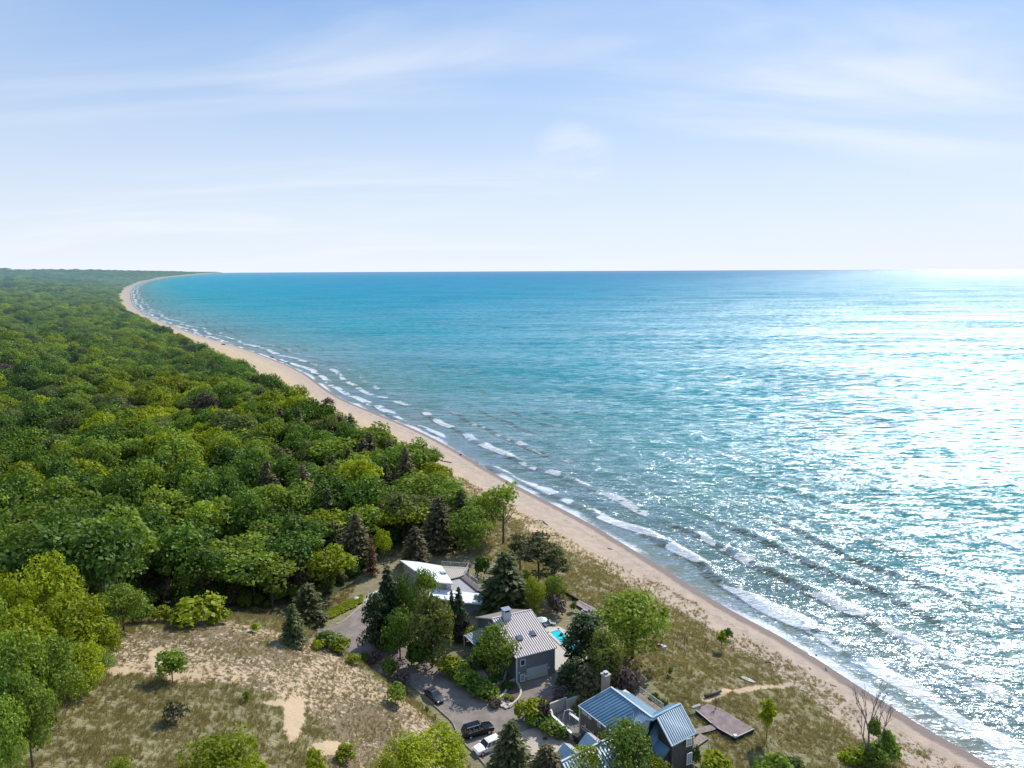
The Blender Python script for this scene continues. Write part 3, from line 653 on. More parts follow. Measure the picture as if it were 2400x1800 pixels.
# hedge and garden plants by the road
for i, (px, py, w, h, k, l) in enumerate([(1054,1580,5.0,3.6,'lime','sunlit rounded shrub at the top end of the roadside hedge'),(1078,1592,4.2,3.2,'dark','second shrub of the roadside hedge'),(1098,1608,4.6,3.2,'mid','third shrub of the roadside hedge'),(1118,1624,4.4,3.0,'dark','fourth shrub of the roadside hedge'),(1138,1636,4.2,2.8,'mid','last dark shrub of the roadside hedge'),
        (1245,1686,5.4,3.6,'lime','bright green rounded bush at the corner of the driveway'),(1274,1692,3.8,3.6,'purple','reddish brown bush beside the stepped concrete wall'),(1262,1704,4.0,2.4,'dark','dark low bush under the reddish one'),(1296,1722,3.6,2.6,'mid','leafy bush in front of the courtyard wall'),(1312,1728,2.6,1.8,'dark','small dark bush at the end of the courtyard wall'),
        (1160,1655,2.2,1.2,'mauve','brown low plant at the road corner of the stone edging'),(1120,1563,4.2,2.6,'dark','dark shrub inside the bend of the garden path'),(1160,1600,3.0,1.6,'dark','low dark shrub under the pale stemmed tree'),(1190,1612,2.4,1.0,'dark','low dark plant beside the house corner'),
        (1188,1637,1.2,.9,'lime','small bright green plant in the round bed'),(1164,1622,1.3,.8,'mid','small green plant outside the round bed'),(1200,1640,1.0,.5,'mid','tiny plant in the middle of the round bed'),(1168,1640,1.8,.6,'lime','yellowish ground plant left of the round bed'),
        (1318,1640,3.4,2.4,'mauve','dusky shrub at the edge of the forecourt'),(1286,1662,3.4,1.6,'mauve','purplish low shrub above the stepped wall'),(1350,1652,3.2,2.6,'dark','dark shrub behind the stepped wall'),(1392,1640,4.0,3.4,'dark','dark tall shrub behind the stepped wall near the chimney'),
        (1434,1632,3.2,2.4,'mid','leafy shrub beside the deck corner'),(1460,1612,3.4,1.8,'lime','bright low shrub beyond the deck corner'),(1353,1676,2.6,1.2,'dark','dark plant inside the courtyard'),(1382,1662,2.4,1.0,'dark','dark plant at the courtyard wall foot')]):
    p = W(px, py, 7); plant(B_, 'bush_' + k, p, h, w, l, 'shrub', 'garden shrubs around the houses')
PB(B_, 'bush_dark', 1530, 1625, 1672, 34, 'clipped dark green bush beside the deck, upper one', 'shrub'); PB(B_, 'bush_dark', 1552, 1640, 1678, 34, 'clipped dark green bush beside the deck, lower one', 'shrub')
PB('sapling_tree', 'column', 1796, 1638, 1737, 40, 'upright young bright green tree beside the timber platform')
for px, yt, yb, w, k, l in [(1673,1764,1830,76,'bush_lime','bright shrub at the bottom edge beside the dark house wall'),(1812,1762,1830,80,'bush_mid','brown tipped green shrub at the bottom edge of the dune grass'),(1860,1776,1830,60,'bush_pale','pale shrub at the bottom edge right of the brown tipped one'),
        (1630,1748,1800,22,'bush_dark','narrow dark shrub against the house wall'),(1690,1478,1526,22,'column','slim upright sapling with a dark shadow near the beach'),(1704,1474,1500,26,'bush_dark','low dark bush beside the slim sapling'),(1655,1494,1540,18,'twig','faint twiggy sapling left of the slim one'),
        (1604,1480,1516,28,'twig','leafless twiggy shrub in the dune grass'),(1573,1562,1584,14,'bush_mid','tiny sapling in the green hollow'),(1553,1424,1482,26,'column','slim bright sapling behind the large round tree'),(1215,1500,1530,20,'bush_mid','small shrub')][:-1]:
    PB('sapling' if k in ('column', 'twig') else B_, k, px, yt, yb, w, l, 'sapling' if k in ('column', 'twig') else 'shrub')
PB(B_, 'bush_mauve', 1305, 1392, 1440, 46, 'mauve brown shrub beside the brush pit', 'shrub'); PB(B_, 'bush_mid', 1343, 1408, 1434, 16, 'small upright green shrub beside the boardwalk', 'shrub')
PB(B_, 'bush_dark', 1130, 1300, 1352, 40, 'dark shrub against the terrace wall', 'shrub')

# ---- bare tree with leafy lower part
def bare_tree():
    base = G(2036, 1784); r = empty('bare_topped_tree', base, 0, 'half dead tree with bare upper branches above a leafy base beside the beach', 'tree')
    R2 = random.Random(5); b = MB()
    def grow(p, d, L, rad, lv):
        q = p + d * L; mid = (p + q) / 2 + Vector((R2.uniform(-1, 1), R2.uniform(-1, 1), 0)) * L * .06
        b.tube([p, mid, q], [rad, rad * .8, rad * .62], 5, cap=False)
        if lv == 0 or rad < .012: return
        for k in range(R2.choice((2, 3)) if lv > 1 else 3):
            nd = (d + Vector((R2.uniform(-1, 1), R2.uniform(-1, 1), R2.uniform(-.1, .5))) * .55).normalized()
            grow(p.lerp(q, R2.uniform(.65, 1)), nd, L * R2.uniform(.55, .8), rad * .58, lv - 1)
    r.scale = (1.12, 1.12, 1.55)
    grow(Vector((0, 0, -.3)), Vector((-.10, 0, 1)).normalized(), 4.4, .20, 5); grow(Vector((.1, .2, -.3)), Vector((-.42, -.15, 1)).normalized(), 3.8, .15, 5); grow(Vector((.3, 0, -.2)), Vector((.55, .1, 1)).normalized(), 3.2, .13, 4)
    b.build('branches', greybark, r)
    for i, (x, y, z, w, h, k) in enumerate([(-2.2,-.6,-.6,5.0,2.2,'lime'),(.6,-.8,-.6,5.4,2.8,'mid'),(2.4,.2,-.3,4.6,3.0,'mid'),(.5,.4,2.2,2.4,2.6,'mid'),(2.9,.3,1.6,2.2,1.8,'mid'),(-3.6,-.9,-.4,3.0,1.8,'lime')]):
        o = link('foliage', PR['bush_' + k][0][i % 2], None, r); o.location = (x, y, z); o.scale = (w, w, h); o.rotation_euler[2] = i
bare_tree()
def snag(px, yt, yb, label, seed):
    base = G(px, yb); h = hfrom(base, yt); R2 = random.Random(seed); b = MB()
    b.tube([(0, 0, -.3), (0.1, 0, h * .5), (.2, .1, h)], [.22, .15, .04], 6)
    for k in range(9):
        z = h * R2.uniform(.45, .95); a = R2.uniform(0, 6.28); L = R2.uniform(1.2, 3)
        b.tube([(.1, 0, z), (math.cos(a) * L * .5, math.sin(a) * L * .5, z + .8), (math.cos(a) * L, math.sin(a) * L, z + 2)], [.07, .05, .015], 4)
    o = b.build('dead_tree', greybark); o.location = base; tag(o, label, 'dead tree')
snag(196, 1075, 1150, 'grey dead tree sticking out of the canopy with forked limbs', 3); snag(145, 1110, 1192, 'grey leafless trunk standing in the wood near the left edge', 4)

# ---------------------------------------------------------------- the wood
def forest_points():
    P_ = []
    r = 95.
    while r < 26000:
        sp = 9. if r < 420 else 9. * (r / 420) ** .36
        if r > 2500: sp *= (r / 2500) ** .35
        na = int(R_(62) * r / sp)
        a = np.linspace(R_(-46), R_(16), na) + rng.uniform(-.5, .5, na) * R_(62) / max(na, 1)
        rr = r + rng.uniform(-.5, .5, na) * sp
        P_.append(np.stack([rr * np.sin(a), rr * np.cos(a), np.full(na, sp)], 1)); r += sp * .93
    return np.vstack(P_)
FP = forest_points(); S = sdline(FP[:, 0], FP[:, 1], SHORE); Fd = sdline(FP[:, 0], FP[:, 1], FOR)
zt = terr(FP[:, 0], FP[:, 1], S); ppx, ppy, pD = proj(FP[:, 0], FP[:, 1], zt)
ok = (Fd > rng.uniform(-1, 5, len(FP))) & ~(inpoly(ppx, ppy, OPEN) & (pD < 330)) & (ppx > -260)
ok &= ~((pD < 420) & (dpoly(FP[:, 0], FP[:, 1], FLAT) < 1.5))
FP, zt, S, pD, ppx, ppy, Fd = [q[ok] for q in (FP, zt, S, pD, ppx, ppy, Fd)]
n = len(FP); sp = FP[:, 2]
hh = rng.uniform(10.5, 21, n) * np.clip(.55 + Fd / 26., .55, 1) * (.8 + .4 * fbm(FP[:, 0], FP[:, 1], 1 / 60., 2, 77))
hh = np.where(pD < 230, hh * 1.08, hh)
ww = np.maximum(sp * rng.uniform(1.1, 1.8, n), 8.0)
ww = np.where(pD < 230, np.minimum(ww, 13.5), ww)
for ox, oy, orr in occupied:
    bad = np.hypot(FP[:, 0] - ox, FP[:, 1] - oy) < orr + 1.2
    hh[bad] = 0
tone = fbm(FP[:, 0], FP[:, 1], 1 / 45., 3, 91) + rng.normal(0, .10, n)
kinds = []
for i in range(n):
    u = random.random(); con = (pD[i] < 330) * np.clip(1.15 - abs(ppx[i] - 860) / 260., 0, .34) + (pD[i] < 900) * (Fd[i] < 30) * .10
    if u < con: k = random.choice(['redpine', 'brown', 'brown', 'redpine', 'pine'])
    elif pD[i] < 215 and ppx[i] < 760: k = random.choice(['dark', 'dark', 'mid'])
    elif tone[i] > .55: k = 'lime' if random.random() < .75 else 'mid'
    elif tone[i] < .33: k = 'dark'
    elif u > .93: k = 'pale'
    elif u > .91: k = 'mauve'
    else: k = 'mid' if u > .3 else random.choice(('dark', 'pale', 'lime'))
    kinds.append(k)
kinds = np.array(kinds)
# 300 that show largest are single trees
ty = proj(FP[:, 0], FP[:, 1], zt + hh)[1]
vis = (ppx > -40) & (ppx < 2440) & (hh > 0)
sc_ = np.where(vis, hh / pD, 0); order = np.argsort(-sc_)[:295]; single = np.zeros(n, bool); single[order] = True
NM = dict(mid='mid green leafy tree', dark='dark green leafy tree', lime='yellow green leafy tree', pale='pale grey green leafy tree', mauve='dull brownish leafy tree', redpine='grey green pine', brown='brownish pine', pine='ragged pine with clumped needles')
def zone(px, py):
    if px < 300: return 'at the left side of the wood'
    if py > 1250 and px < 700: return 'on the shaded slope behind the dune'
    if px > 850: return 'near the beach end of the wood'
    if py < 1120: return 'in the sunlit canopy of the wood'
    return 'in the middle of the wood above the road'
for i in order:
    k = kinds[i]; con = k in ('redpine', 'brown', 'pine'); l = NM[k] + ' ' + zone(ppx[i], ty[i])
    plant('pine_tree' if con else D_, k, (FP[i, 0], FP[i, 1], zt[i]), hh[i] * (1.05 if con else 1), min(ww[i] * .72, 7.5) if con else ww[i], l, 'tree', l + ' among others alike')
# the rest: one wood, instanced on a point cloud
rest = np.where(~single & (hh > 0))[0]
print('FOREST', n, len(rest))
keys = ['mid', 'lime', 'dark', 'pale', 'mauve', 'redpine', 'brown', 'pine']
protos = []; kid = {}
def instancer(name, pos, scl, rot, pidx, protos, kind='stuff'):
    me = bpy.data.meshes.new(name); me.vertices.add(len(pos)); me.vertices.foreach_set('co', pos.ravel().astype('f4'))
    for nm, v, ty_ in (('scl', scl, 'FLOAT_VECTOR'), ('rotz', rot, 'FLOAT'), ('pi', pidx, 'INT')):
        a = me.attributes.new(nm, ty_, 'POINT'); a.data.foreach_set('vector' if ty_ == 'FLOAT_VECTOR' else 'value', v.ravel().astype('i4' if ty_ == 'INT' else 'f4'))
    o = link(name, me, None)
    cc = bpy.data.collections.new(name + '_kinds')
    for j, pm in enumerate(protos):
        q = bpy.data.objects.new('kind_%02d' % j, pm); cc.objects.link(q)
    g = bpy.data.node_groups.new(name, 'GeometryNodeTree')
    g.interface.new_socket('Geometry', in_out='INPUT', socket_type='NodeSocketGeometry'); g.interface.new_socket('Geometry', in_out='OUTPUT', socket_type='NodeSocketGeometry')
    N = g.nodes; gi = N.new('NodeGroupInput'); go = N.new('NodeGroupOutput'); ip = N.new('GeometryNodeInstanceOnPoints'); ci = N.new('GeometryNodeCollectionInfo')
    ci.inputs['Collection'].default_value = cc; ci.inputs['Separate Children'].default_value = True; ci.inputs['Reset Children'].default_value = True
    m2p = N.new('GeometryNodeMeshToPoints')
    def na(nm, ty_):
        q = N.new('GeometryNodeInputNamedAttribute'); q.data_type = ty_; q.inputs['Name'].default_value = nm; return q.outputs['Attribute']
    cx = N.new('ShaderNodeCombineXYZ'); L = g.links
    L.new(gi.outputs[0], m2p.inputs[0]); L.new(m2p.outputs[0], ip.inputs['Points']); L.new(ci.outputs[0], ip.inputs['Instance']); ip.inputs['Pick Instance'].default_value = True
    L.new(na('pi', 'INT'), ip.inputs['Instance Index']); L.new(na('rotz', 'FLOAT'), cx.inputs[2]); L.new(cx.outputs[0], ip.inputs['Rotation']); L.new(na('scl', 'FLOAT_VECTOR'), ip.inputs['Scale'])
    L.new(ip.outputs[0], go.inputs[0]); md = o.modifiers.new('scatter', 'NODES'); md.node_group = g
    return tag(o, kind=kind)
for k in keys:
    kid[k] = []
    for cmesh in PR[k][0]: kid[k].append(len(protos)); protos.append(cmesh)
cont = np.isin(kinds[rest], ['redpine', 'brown', 'pine'])
w_ = ww[rest] * np.where(cont, .72, 1.); pwd = np.array([PR[k][2] for k in kinds[rest]])
scl = np.stack([w_ / pwd, w_ / pwd, hh[rest]], 1)
pidx = np.array([random.choice(kid[k]) for k in kinds[rest]])
o = instancer('distant_woodland', np.stack([FP[rest, 0], FP[rest, 1], zt[rest]], 1), scl, rng.uniform(0, 6.28, len(rest)), pidx, protos)
tag(o, 'dense green woodland stretching along the shore to the horizon', 'woodland')
# understorey that closes the ground of the wood near its edges
ux = rng.uniform(-190, 70, 26000); uy = rng.uniform(100, 340, 26000); S = sdline(ux, uy, SHORE); uf = sdline(ux, uy, FOR); uz = terr(ux, uy, S)
upx, upy, uD = proj(ux, uy, uz)
k = (uf > .5) & (uD < 330) & ~inpoly(upx, upy, OPEN) & (dpoly(ux, uy, FLAT) > 1.5) & (upx > -150)
k &= (uf < 16) | (inpoly(upx, upy + 70, OPEN))
ux, uy, uz = ux[k], uy[k], uz[k]; k = rng.uniform(0, 1, len(ux)) < .62; ux, uy, uz = ux[k], uy[k], uz[k]; nU = len(ux); print('UNDER', nU)
up_pr = PR['bush_dark'][0] + PR['bush_mid'][0] + PR['bush_brownpine'][0]; us = rng.uniform(2.2, 4.6, nU)
o = instancer('forest_undergrowth', np.stack([ux, uy, uz - .1], 1), np.stack([us, us, us * rng.uniform(.6, 1.3, nU)], 1), rng.uniform(0, 6.28, nU), rng.integers(0, len(up_pr), nU), up_pr)
tag(o, 'dark undergrowth filling the edge of the wood', 'undergrowth')
# ---------------------------------------------------------------- dune grass
def tuft(name, nb=16, sp=.3, h=.75, wd_=.045, mat='grass'):
    b = MB(); lvv = []
    for i in range(nb):
        a = rng.uniform(0, 6.28); r = sp * rng.uniform(0, 1) ** .7; x, y = math.cos(a) * r, math.sin(a) * r; hh_ = h * rng.uniform(.6, 1.1)
        q = rng.uniform(0, 6.28); dx, dy = math.cos(q) * wd_, math.sin(q) * wd_; ln = rng.uniform(.1, .35)
        b.poly([(x - dx, y - dy, 0), (x + dx, y + dy, 0), (x + math.cos(a) * ln + .12, y + math.sin(a) * ln, hh_)]); lvv += [rng.uniform(.1, .9)] * 3
    me = b.mesh(name); at = me.attributes.new('lv', 'FLOAT', 'POINT'); at.data.foreach_set('value', np.array(lvv, 'f4')); me.materials.append(LM[mat]); return me
N0 = 620000
gx = rng.uniform(-115, 115, N0); gy = rng.uniform(60, 330, N0)
S = sdline(gx, gy, SHORE); k = (S > 6) & (S < 190); gx, gy, S = gx[k], gy[k], S[k]
gz = terr(gx, gy, S)
cv_, fo_, gr_, pd_, V_ = masks(gx, gy, gz, S)
px, py, D = proj(gx, gy, gz)
nz = fbm(gx, gy, 1 / 1.6, 2, 44)
fl = dpoly(gx, gy, [tuple(W(a, b, 7))[:2] for a, b in [(600,1452),(660,1440),(800,1440),(870,1330),(900,1310),(1120,1300),(1300,1400),(1420,1440),(1430,1560),(1500,1580),(1600,1680),(1660,1760),(1640,1900),(1150,1900),(1100,1765),(1068,1735),(1056,1700),(1025,1672),(955,1615),(905,1592),(850,1562),(760,1515),(690,1492)]])
k = (rng.uniform(0, 1, len(gx)) < np.clip((cv_ - .12) * 1.5, 0, 1) * np.clip((nz - .12) * 3, 0, 1)) & (fo_ < .3) & (fl > .6) & (px > -60) & (px < 2460) & (py < 1900) & (rng.uniform(0, 1, len(gx)) < .85)
gx, gy, gz, D = gx[k], gy[k], gz[k], D[k]; print('TUFTS', len(gx))
s = rng.uniform(.5, 1.0, len(gx)) * np.where(inpoly(px[k], py[k], SANDP) & (D < 260), .75, 1.)
o = instancer('dune_grass', np.stack([gx, gy, gz - .02], 1), np.stack([s, s, s * rng.uniform(.5, .95, len(s))], 1), rng.uniform(-.6, .6, len(s)), rng.integers(0, 3, len(s)), [tuft('tuft') for _ in range(3)])
tag(o, 'tufts of marram grass spread over the dunes and the back of the beach', 'grass')
# ---------------------------------------------------------------- hard surfaces on the flat ground (z = 7)
asphalt = pmat('worn_asphalt', (.25, .21, .185), .9, noise=.30, nscale=.5, bump=.3, bscale=6)
concrete = pmat('pale_concrete', (.48, .41, .33), .85, noise=.18, nscale=.5, bump=.15)
paving = pmat('path_paving', (.40, .37, .34), .85, noise=.2, nscale=1.5)
stone = pmat('pale_stone', (.52, .48, .43), .85, noise=.2, nscale=2, bump=.3)
soil = pmat('mulch_soil', (.17, .115, .085), .95, noise=.45, nscale=3, bump=.6)
lawn = pmat('rough_lawn', (.13, .14, .055), .95, col2=(.22, .19, .10), nscale=1.2, bump=.6, bscale=5)
wallconc = pmat('rendered_wall', (.50, .47, .43), .85, noise=.14, nscale=1.)
shingle = pmat('grey_shingle', (.21, .225, .235), .9, noise=.3, nscale=3.5, bump=.5, bscale=9)
brownsh = pmat('weathered_brown_shingle', (.17, .145, .12), .9, noise=.3, nscale=3.5, bump=.5, bscale=9)
trim = pmat('white_trim', (.72, .72, .70), .6)
glass = pmat('window_glass', (.03, .04, .045), .08, spec=.8)
glasslit = pmat('window_pale', (.30, .38, .36), .15, spec=.8)
deckwood = pmat('grey_decking', (.30, .245, .22), .85, noise=.3, nscale=2.2)
darkwood = pmat('dark_timber', (.035, .03, .028), .9, noise=.3)
black = pmat('black_metal', (.02, .02, .022), .5)
steel = pmat('bright_steel', (.6, .62, .63), .35, metal=.8)
def sheet(name, pts, z, mat, label=None, cat=None, kind='structure'):
    b = MB(); b.poly([Vector((W(x, y, z).x, W(x, y, z).y, z)) for x, y in pts]); o = b.build(name, mat); tag(o, label, cat, kind=kind)
    bm = bmesh.new(); bm.from_mesh(o.data); bmesh.ops.triangulate(bm, faces=bm.faces); 
    for f in bm.faces:
        if f.normal.z < 0: f.normal_flip()
    bm.to_mesh(o.data); bm.free(); return o
def band(name, pix, width, h, mat, z=7., parent=None):   # ribbon or low wall along a photo line
    pts = [W(x, y, z) for x, y in pix]; pts = [Vector(p) for p in pts]
    sm_ = [ (p.x, p.y) for p in pts]; sm_ = smooth_line(sm_, 2); b = MB(); L = []; Rr = []
    for i, p in enumerate(sm_):
        a = sm_[max(i - 1, 0)]; c = sm_[min(i + 1, len(sm_) - 1)]; d = Vector((c[0] - a[0], c[1] - a[1], 0)).normalized(); nn = Vector((-d.y, d.x, 0)) * width / 2
        L.append(Vector((*p, z + h)) + nn); Rr.append(Vector((*p, z + h)) - nn)
    dn = Vector((0, 0, -h - .2)) if h > .06 else None
    for i in range(len(L) - 1):
        b.poly([Rr[i], Rr[i + 1], L[i + 1], L[i]])
        if dn: b.poly([L[i], L[i + 1], L[i + 1] + dn, L[i] + dn]); b.poly([Rr[i] + dn, Rr[i + 1] + dn, Rr[i + 1], Rr[i]])
    if dn: b.poly([L[0], L[0] + dn, Rr[0] + dn, Rr[0]]); b.poly([L[-1], Rr[-1], Rr[-1] + dn, L[-1] + dn])
    return b.build(name, mat, parent)
sheet('road', [(590,1466),(620,1471),(655,1470),(723,1474),(775,1471),(788,1465),(821,1444),(852,1416),(868,1420),(882,1440),(905,1470),(960,1515),(1012,1560),(1030,1573),(1080,1608),(1113,1633),(1140,1646),(1160,1655),(1187,1659),(1212,1646),(1224,1630),(1222,1607),(1302,1577),(1332,1568),(1350,1600),(1322,1634),(1290,1652),(1262,1672),(1254,1700),(1262,1703),(1200,1722),(1200,1760),(1188,1870),(1155,1830),(1117,1773),(1092,1751),(1073,1727),(1062,1697),(1037,1675),(994,1636),(962,1610),(915,1588),(862,1560),(800,1532),(745,1505),(700,1492),(640,1484),(590,1480)], 7.03, asphalt)
sheet('driveway_apron', [(1200,1722),(1262,1703),(1300,1714),(1326,1742),(1332,1800),(1345,1880),(1188,1870),(1196,1790)], 7.045, concrete)
sheet('white_driveway', [(852,1416),(866,1392),(884,1384),(920,1392),(940,1420),(868,1420)], 7.036, pmat('light_concrete', (.62, .60, .56), .8, noise=.1))
sheet('garden_bed', [(1018,1560),(1040,1540),(1100,1535),(1190,1560),(1206,1598),(1222,1610),(1222,1630),(1210,1644),(1187,1656),(1160,1652),(1113,1630),(1070,1598)], 7.02, soil)
sheet('pool_terrace', [(1262,1470),(1312,1468),(1345,1490),(1392,1524),(1380,1552),(1345,1572),(1303,1577),(1296,1540)], 7.03, pmat('terrace_slab', (.50, .46, .42), .8, noise=.12))
sheet('courtyard_paving', [(1298,1672),(1366,1640),(1372,1662),(1364,1722),(1345,1728)], 7.03, pmat('courtyard_pavers', (.21, .19, .18), .9, noise=.3, nscale=2.))
tag(band('garden_path', [(1078,1553),(1092,1550),(1112,1543)], 1.3, .03, paving), kind='structure')
tag(band('garden_path', [(1110,1546),(1118,1562),(1128,1578),(1142,1592),(1158,1606),(1164,1622),(1172,1640),(1178,1646)], 1.35, .034, paving), kind='structure')
tag(band('stone_border', [(1160,1607),(1175,1600),(1184,1590),(1187,1577)], .35, .45, stone), 'curved pale stone border ending below the house wall', 'garden border')
tag(band('stone_border', [(1212,1595),(1196,1600),(1189,1612),(1185,1626),(1176,1636),(1166,1642)], .35, .5, stone), 'curved pale stone border sweeping from house corner to road', 'garden border')
tag(band('stone_border', [(1213,1604),(1222,1620),(1219,1636),(1206,1650),(1192,1658)], .35, .4, stone), 'curved stone border along the driveway side of the round bed', 'garden border')
for i, (x, y) in enumerate([(1170,1648),(1179,1652),(1188,1656),(1196,1653)]):
    b = MB(); b.box(W(x, y, 7.18), (1.1, .9, .25), .5 + i * .1); tag(b.build('paving_slab', stone), 'flat pale stone slab at the road end of the garden path', 'paving slab', 'stone slabs at the garden entrance')
for i, (x, y) in enumerate([(1150,1608),(1154,1618),(1158,1628),(1163,1632),(1156,1612)]):
    bm = bmesh.new(); bmesh.ops.create_icosphere(bm, subdivisions=2, radius=.5)
    for v in bm.verts: v.co *= 1 + rng.uniform(-.14, .14); v.co.z *= .7
    me = bpy.data.meshes.new('boulder'); bm.to_mesh(me); bm.free(); o = link('boulder', me, stone); o.location = W(x, y, 7.2); tag(o, 'pale rounded boulder piled between hedge end and garden path', 'boulder', 'boulders by the garden path')
bm = bmesh.new(); bmesh.ops.create_icosphere(bm, subdivisions=2, radius=.75)
for v in bm.verts: v.co *= 1 + rng.uniform(-.12, .12); v.co.z *= .6
me = bpy.data.meshes.new('boulder'); bm.to_mesh(me); bm.free(); o = link('boulder', me, stone); o.location = G(835, 1408) + Vector((0, 0, .3)); tag(o, 'single white boulder beside the far end of the drive', 'boulder')
tag(band('bank_edging', [(961,1606),(994,1632),(1037,1672),(1062,1693),(1073,1724),(1092,1748),(1117,1770),(1138,1795),(1155,1825)], .22, .22, pmat('edging', (.33, .28, .18), .9, noise=.3)), 'low timber edging between dune bank and road', 'edging')
tag(band('road_kerb', [(788,1464),(805,1457),(821,1443),(836,1430),(851,1414),(864,1392)], .2, .14, concrete), 'pale kerb on the outer side of the drive bend', 'kerb')
tag(band('road_kerb', [(1030,1572),(1080,1606),(1113,1631),(1140,1644),(1160,1653)], .14, .10, pmat('edging', (.33, .28, .18))), 'thin brown kerb under the roadside hedge', 'kerb')
tag(band('guard_rail', [(560,1451),(600,1452),(628,1453)], .08, .7, pmat('rail_wood', (.30, .26, .2), .9)), 'long thin rail beside the road under the dark slope', 'guard rail')
b = MB(); c0 = W(1277, 1731, 7.06); b.v = []; 
b.poly([c0 + Vector((math.cos(a) * .42, math.sin(a) * .42, 0)) for a in [i * math.pi / 10 for i in range(20)]]); tag(b.build('manhole_cover', pmat('rusty_iron', (.13, .075, .05), .8)), 'round rusty manhole cover in the pale concrete apron', 'manhole cover')
# ground cover juniper beside the bend
Pg = []; 
for _ in range(240):
    u = random.random(); v = random.uniform(-9, 9); x = 745 + u * 105 ; y = 1468 - u * 52 - 8 + v - 3
    Pg.append(tuple(G(x, y)))
Pg = np.array(Pg); o = instancer('juniper_ground_cover', Pg, np.tile([1.3, 1.3, .55], (240, 1)), rng.uniform(0, 6, 240), rng.integers(0, 2, 240), PR['bush_lime'][0]); tag(o, 'low spreading green ground cover beside the curving drive', 'ground cover')

# ---------------------------------------------------------------- building helpers
def ribroof(top_l, top_r, bot_r, bot_l, n, mats, th=.14, rib=.09, dark=.36, ridge=True, name='roof', parent=None):
    """metal roof with raised seams running from the top edge to the bottom edge"""
    tl, tr, br, bl = [Vector(p) for p in (top_l, top_r, bot_r, bot_l)]; b = MB()
    nn = (tr - tl).cross(bl - tl).normalized(); nn = nn if nn.z > 0 else -nn
    b.prism([tl, tr, br, bl], th, 0)
    for i in range(n + 1):
        f0 = (i - dark / 2) / n; f1 = (i + dark / 2) / n; f0 = max(f0, .001); f1 = min(f1, .999)
        q = [tl.lerp(tr, f0), tl.lerp(tr, f1), bl.lerp(br, f1), bl.lerp(br, f0)]; q = [p + nn * .004 for p in q]; w = [p + nn * rib for p in q]
        b.poly(w, 1); b.poly([q[0], w[0], w[3], q[3]], 1); b.poly([q[1], q[2], w[2], w[1]], 1); b.poly([q[3], w[3], w[2], q[2]], 1)
    return b.build(name, mats, parent)
def onplane(px, py, P0, n):
    d = fw + rt * (px - 1200) / F - up * (py - 900) / F; d = Vector(d); C = Vector((0, 0, CZ)); t_ = (Vector(P0) - C).dot(n) / d.dot(n); return C + d * t_
def opening(name, quad, parent, fr=.11, framem=trim, panem=glass, bars=(1, 1), depth=.07, out=None):
    """window or door from four corners lying on a wall; frame stands proud of it, pane set in"""
    q = [Vector(p) for p in quad]; n = (q[1] - q[0]).cross(q[3] - q[0]).normalized()
    if out is not None and n.dot(out) < 0: n = -n
    o = n * depth; b = MB(); c = sum(q, Vector()) / 4
    inn = []
    for i in range(4):
        a, d = q[(i + 1) % 4] - q[i], q[(i - 1) % 4] - q[i]; inn.append(q[i] + a.normalized() * fr + d.normalized() * fr)
    for i in range(4):
        j = (i + 1) % 4; b.poly([q[i] + o, q[j] + o, inn[j] + o, inn[i] + o]); b.poly([q[i], q[j], q[j] + o, q[i] + o]); b.poly([inn[i] + o, inn[j] + o, inn[j] + o * .2, inn[i] + o * .2])
    nx, nz_ = bars
    for i in range(1, nx):
        f = i / nx; b.bar(inn[0].lerp(inn[1], f) + o * .8, inn[3].lerp(inn[2], f) + o * .8, fr * .5, .05)
    for i in range(1, nz_):
        f = i / nz_; b.bar(inn[0].lerp(inn[3], f) + o * .8, inn[1].lerp(inn[2], f) + o * .8, .05, fr * .5)
    r = b.build(name, framem, parent); g = MB(); g.poly([p + o * .3 for p in inn]); g.build('pane' if 'door' not in name else 'panel', panem, r); return r
def walls(name, tops, mat, parent, z0=6.7, closed=True):
    """vertical walls under a line of top corners; one continuous shell"""
    b = MB(); n = len(tops); rg = range(n) if closed else range(n - 1)
    for i in rg:
        p, q = Vector(tops[i]), Vector(tops[(i + 1) % n]); b.poly([p, Vector((p.x, p.y, z0)), Vector((q.x, q.y, z0)), q])
    return b.build(name, mat, parent)
UP = Vector((0, 0, 1))

# ---- grey shingled house with the pink striped roof
HA = empty('shingled_house', W(1245, 1560, 7), 0, 'grey shingled house with a pinkish ribbed metal roof, two skylights and a garage door', 'house')
fL = Vector((.607, 119.99, 0)); fR = Vector((7.76, 123.27, 0)); dv = Vector((-.4176, .9087, 0)); xv = (fR - fL).normalized(); fn = Vector((xv.y, -xv.x, 0))
def HAp(a, d, z): return Vector((fL.x, fL.y, 0)) + xv * a + dv * d + UP * z
WA = (fR - fL).length; ze, zr, zb = 12.15, 14.65, 10.9; dr_, db_ = 10.6, 19.0
walls('wall', [HAp(0, 0, ze), HAp(WA, 0, ze), HAp(WA, dr_, zr), HAp(WA, db_, zb), HAp(0, db_, zb), HAp(0, dr_, zr)], shingle, HA)
rpink = pmat('pinkish_roof_pan', (.88, .78, .75), .5, metal=0., noise=.05); rdark = pmat('roof_seam_brown', (.11, .08, .075), .6)
oh = .32
ribroof(HAp(-oh, dr_, zr + .16), HAp(WA + oh, dr_, zr + .16), HAp(WA + oh, -oh, ze + .10), HAp(-oh, -oh, ze + .10), 19, [rpink, rdark], name='front_roof', parent=HA, dark=.36, rib=.08)
b = MB(); b.prism([HAp(-oh, dr_ + .02, zr + .15), HAp(-oh, db_ + .4, zb + .1), HAp(WA + oh, db_ + .4, zb + .1), HAp(WA + oh, dr_ + .02, zr + .15)][::-1], .14); b.build('rear_roof', pmat('brown_grey_roof', (.26, .23, .20), .7, noise=.15), HA)
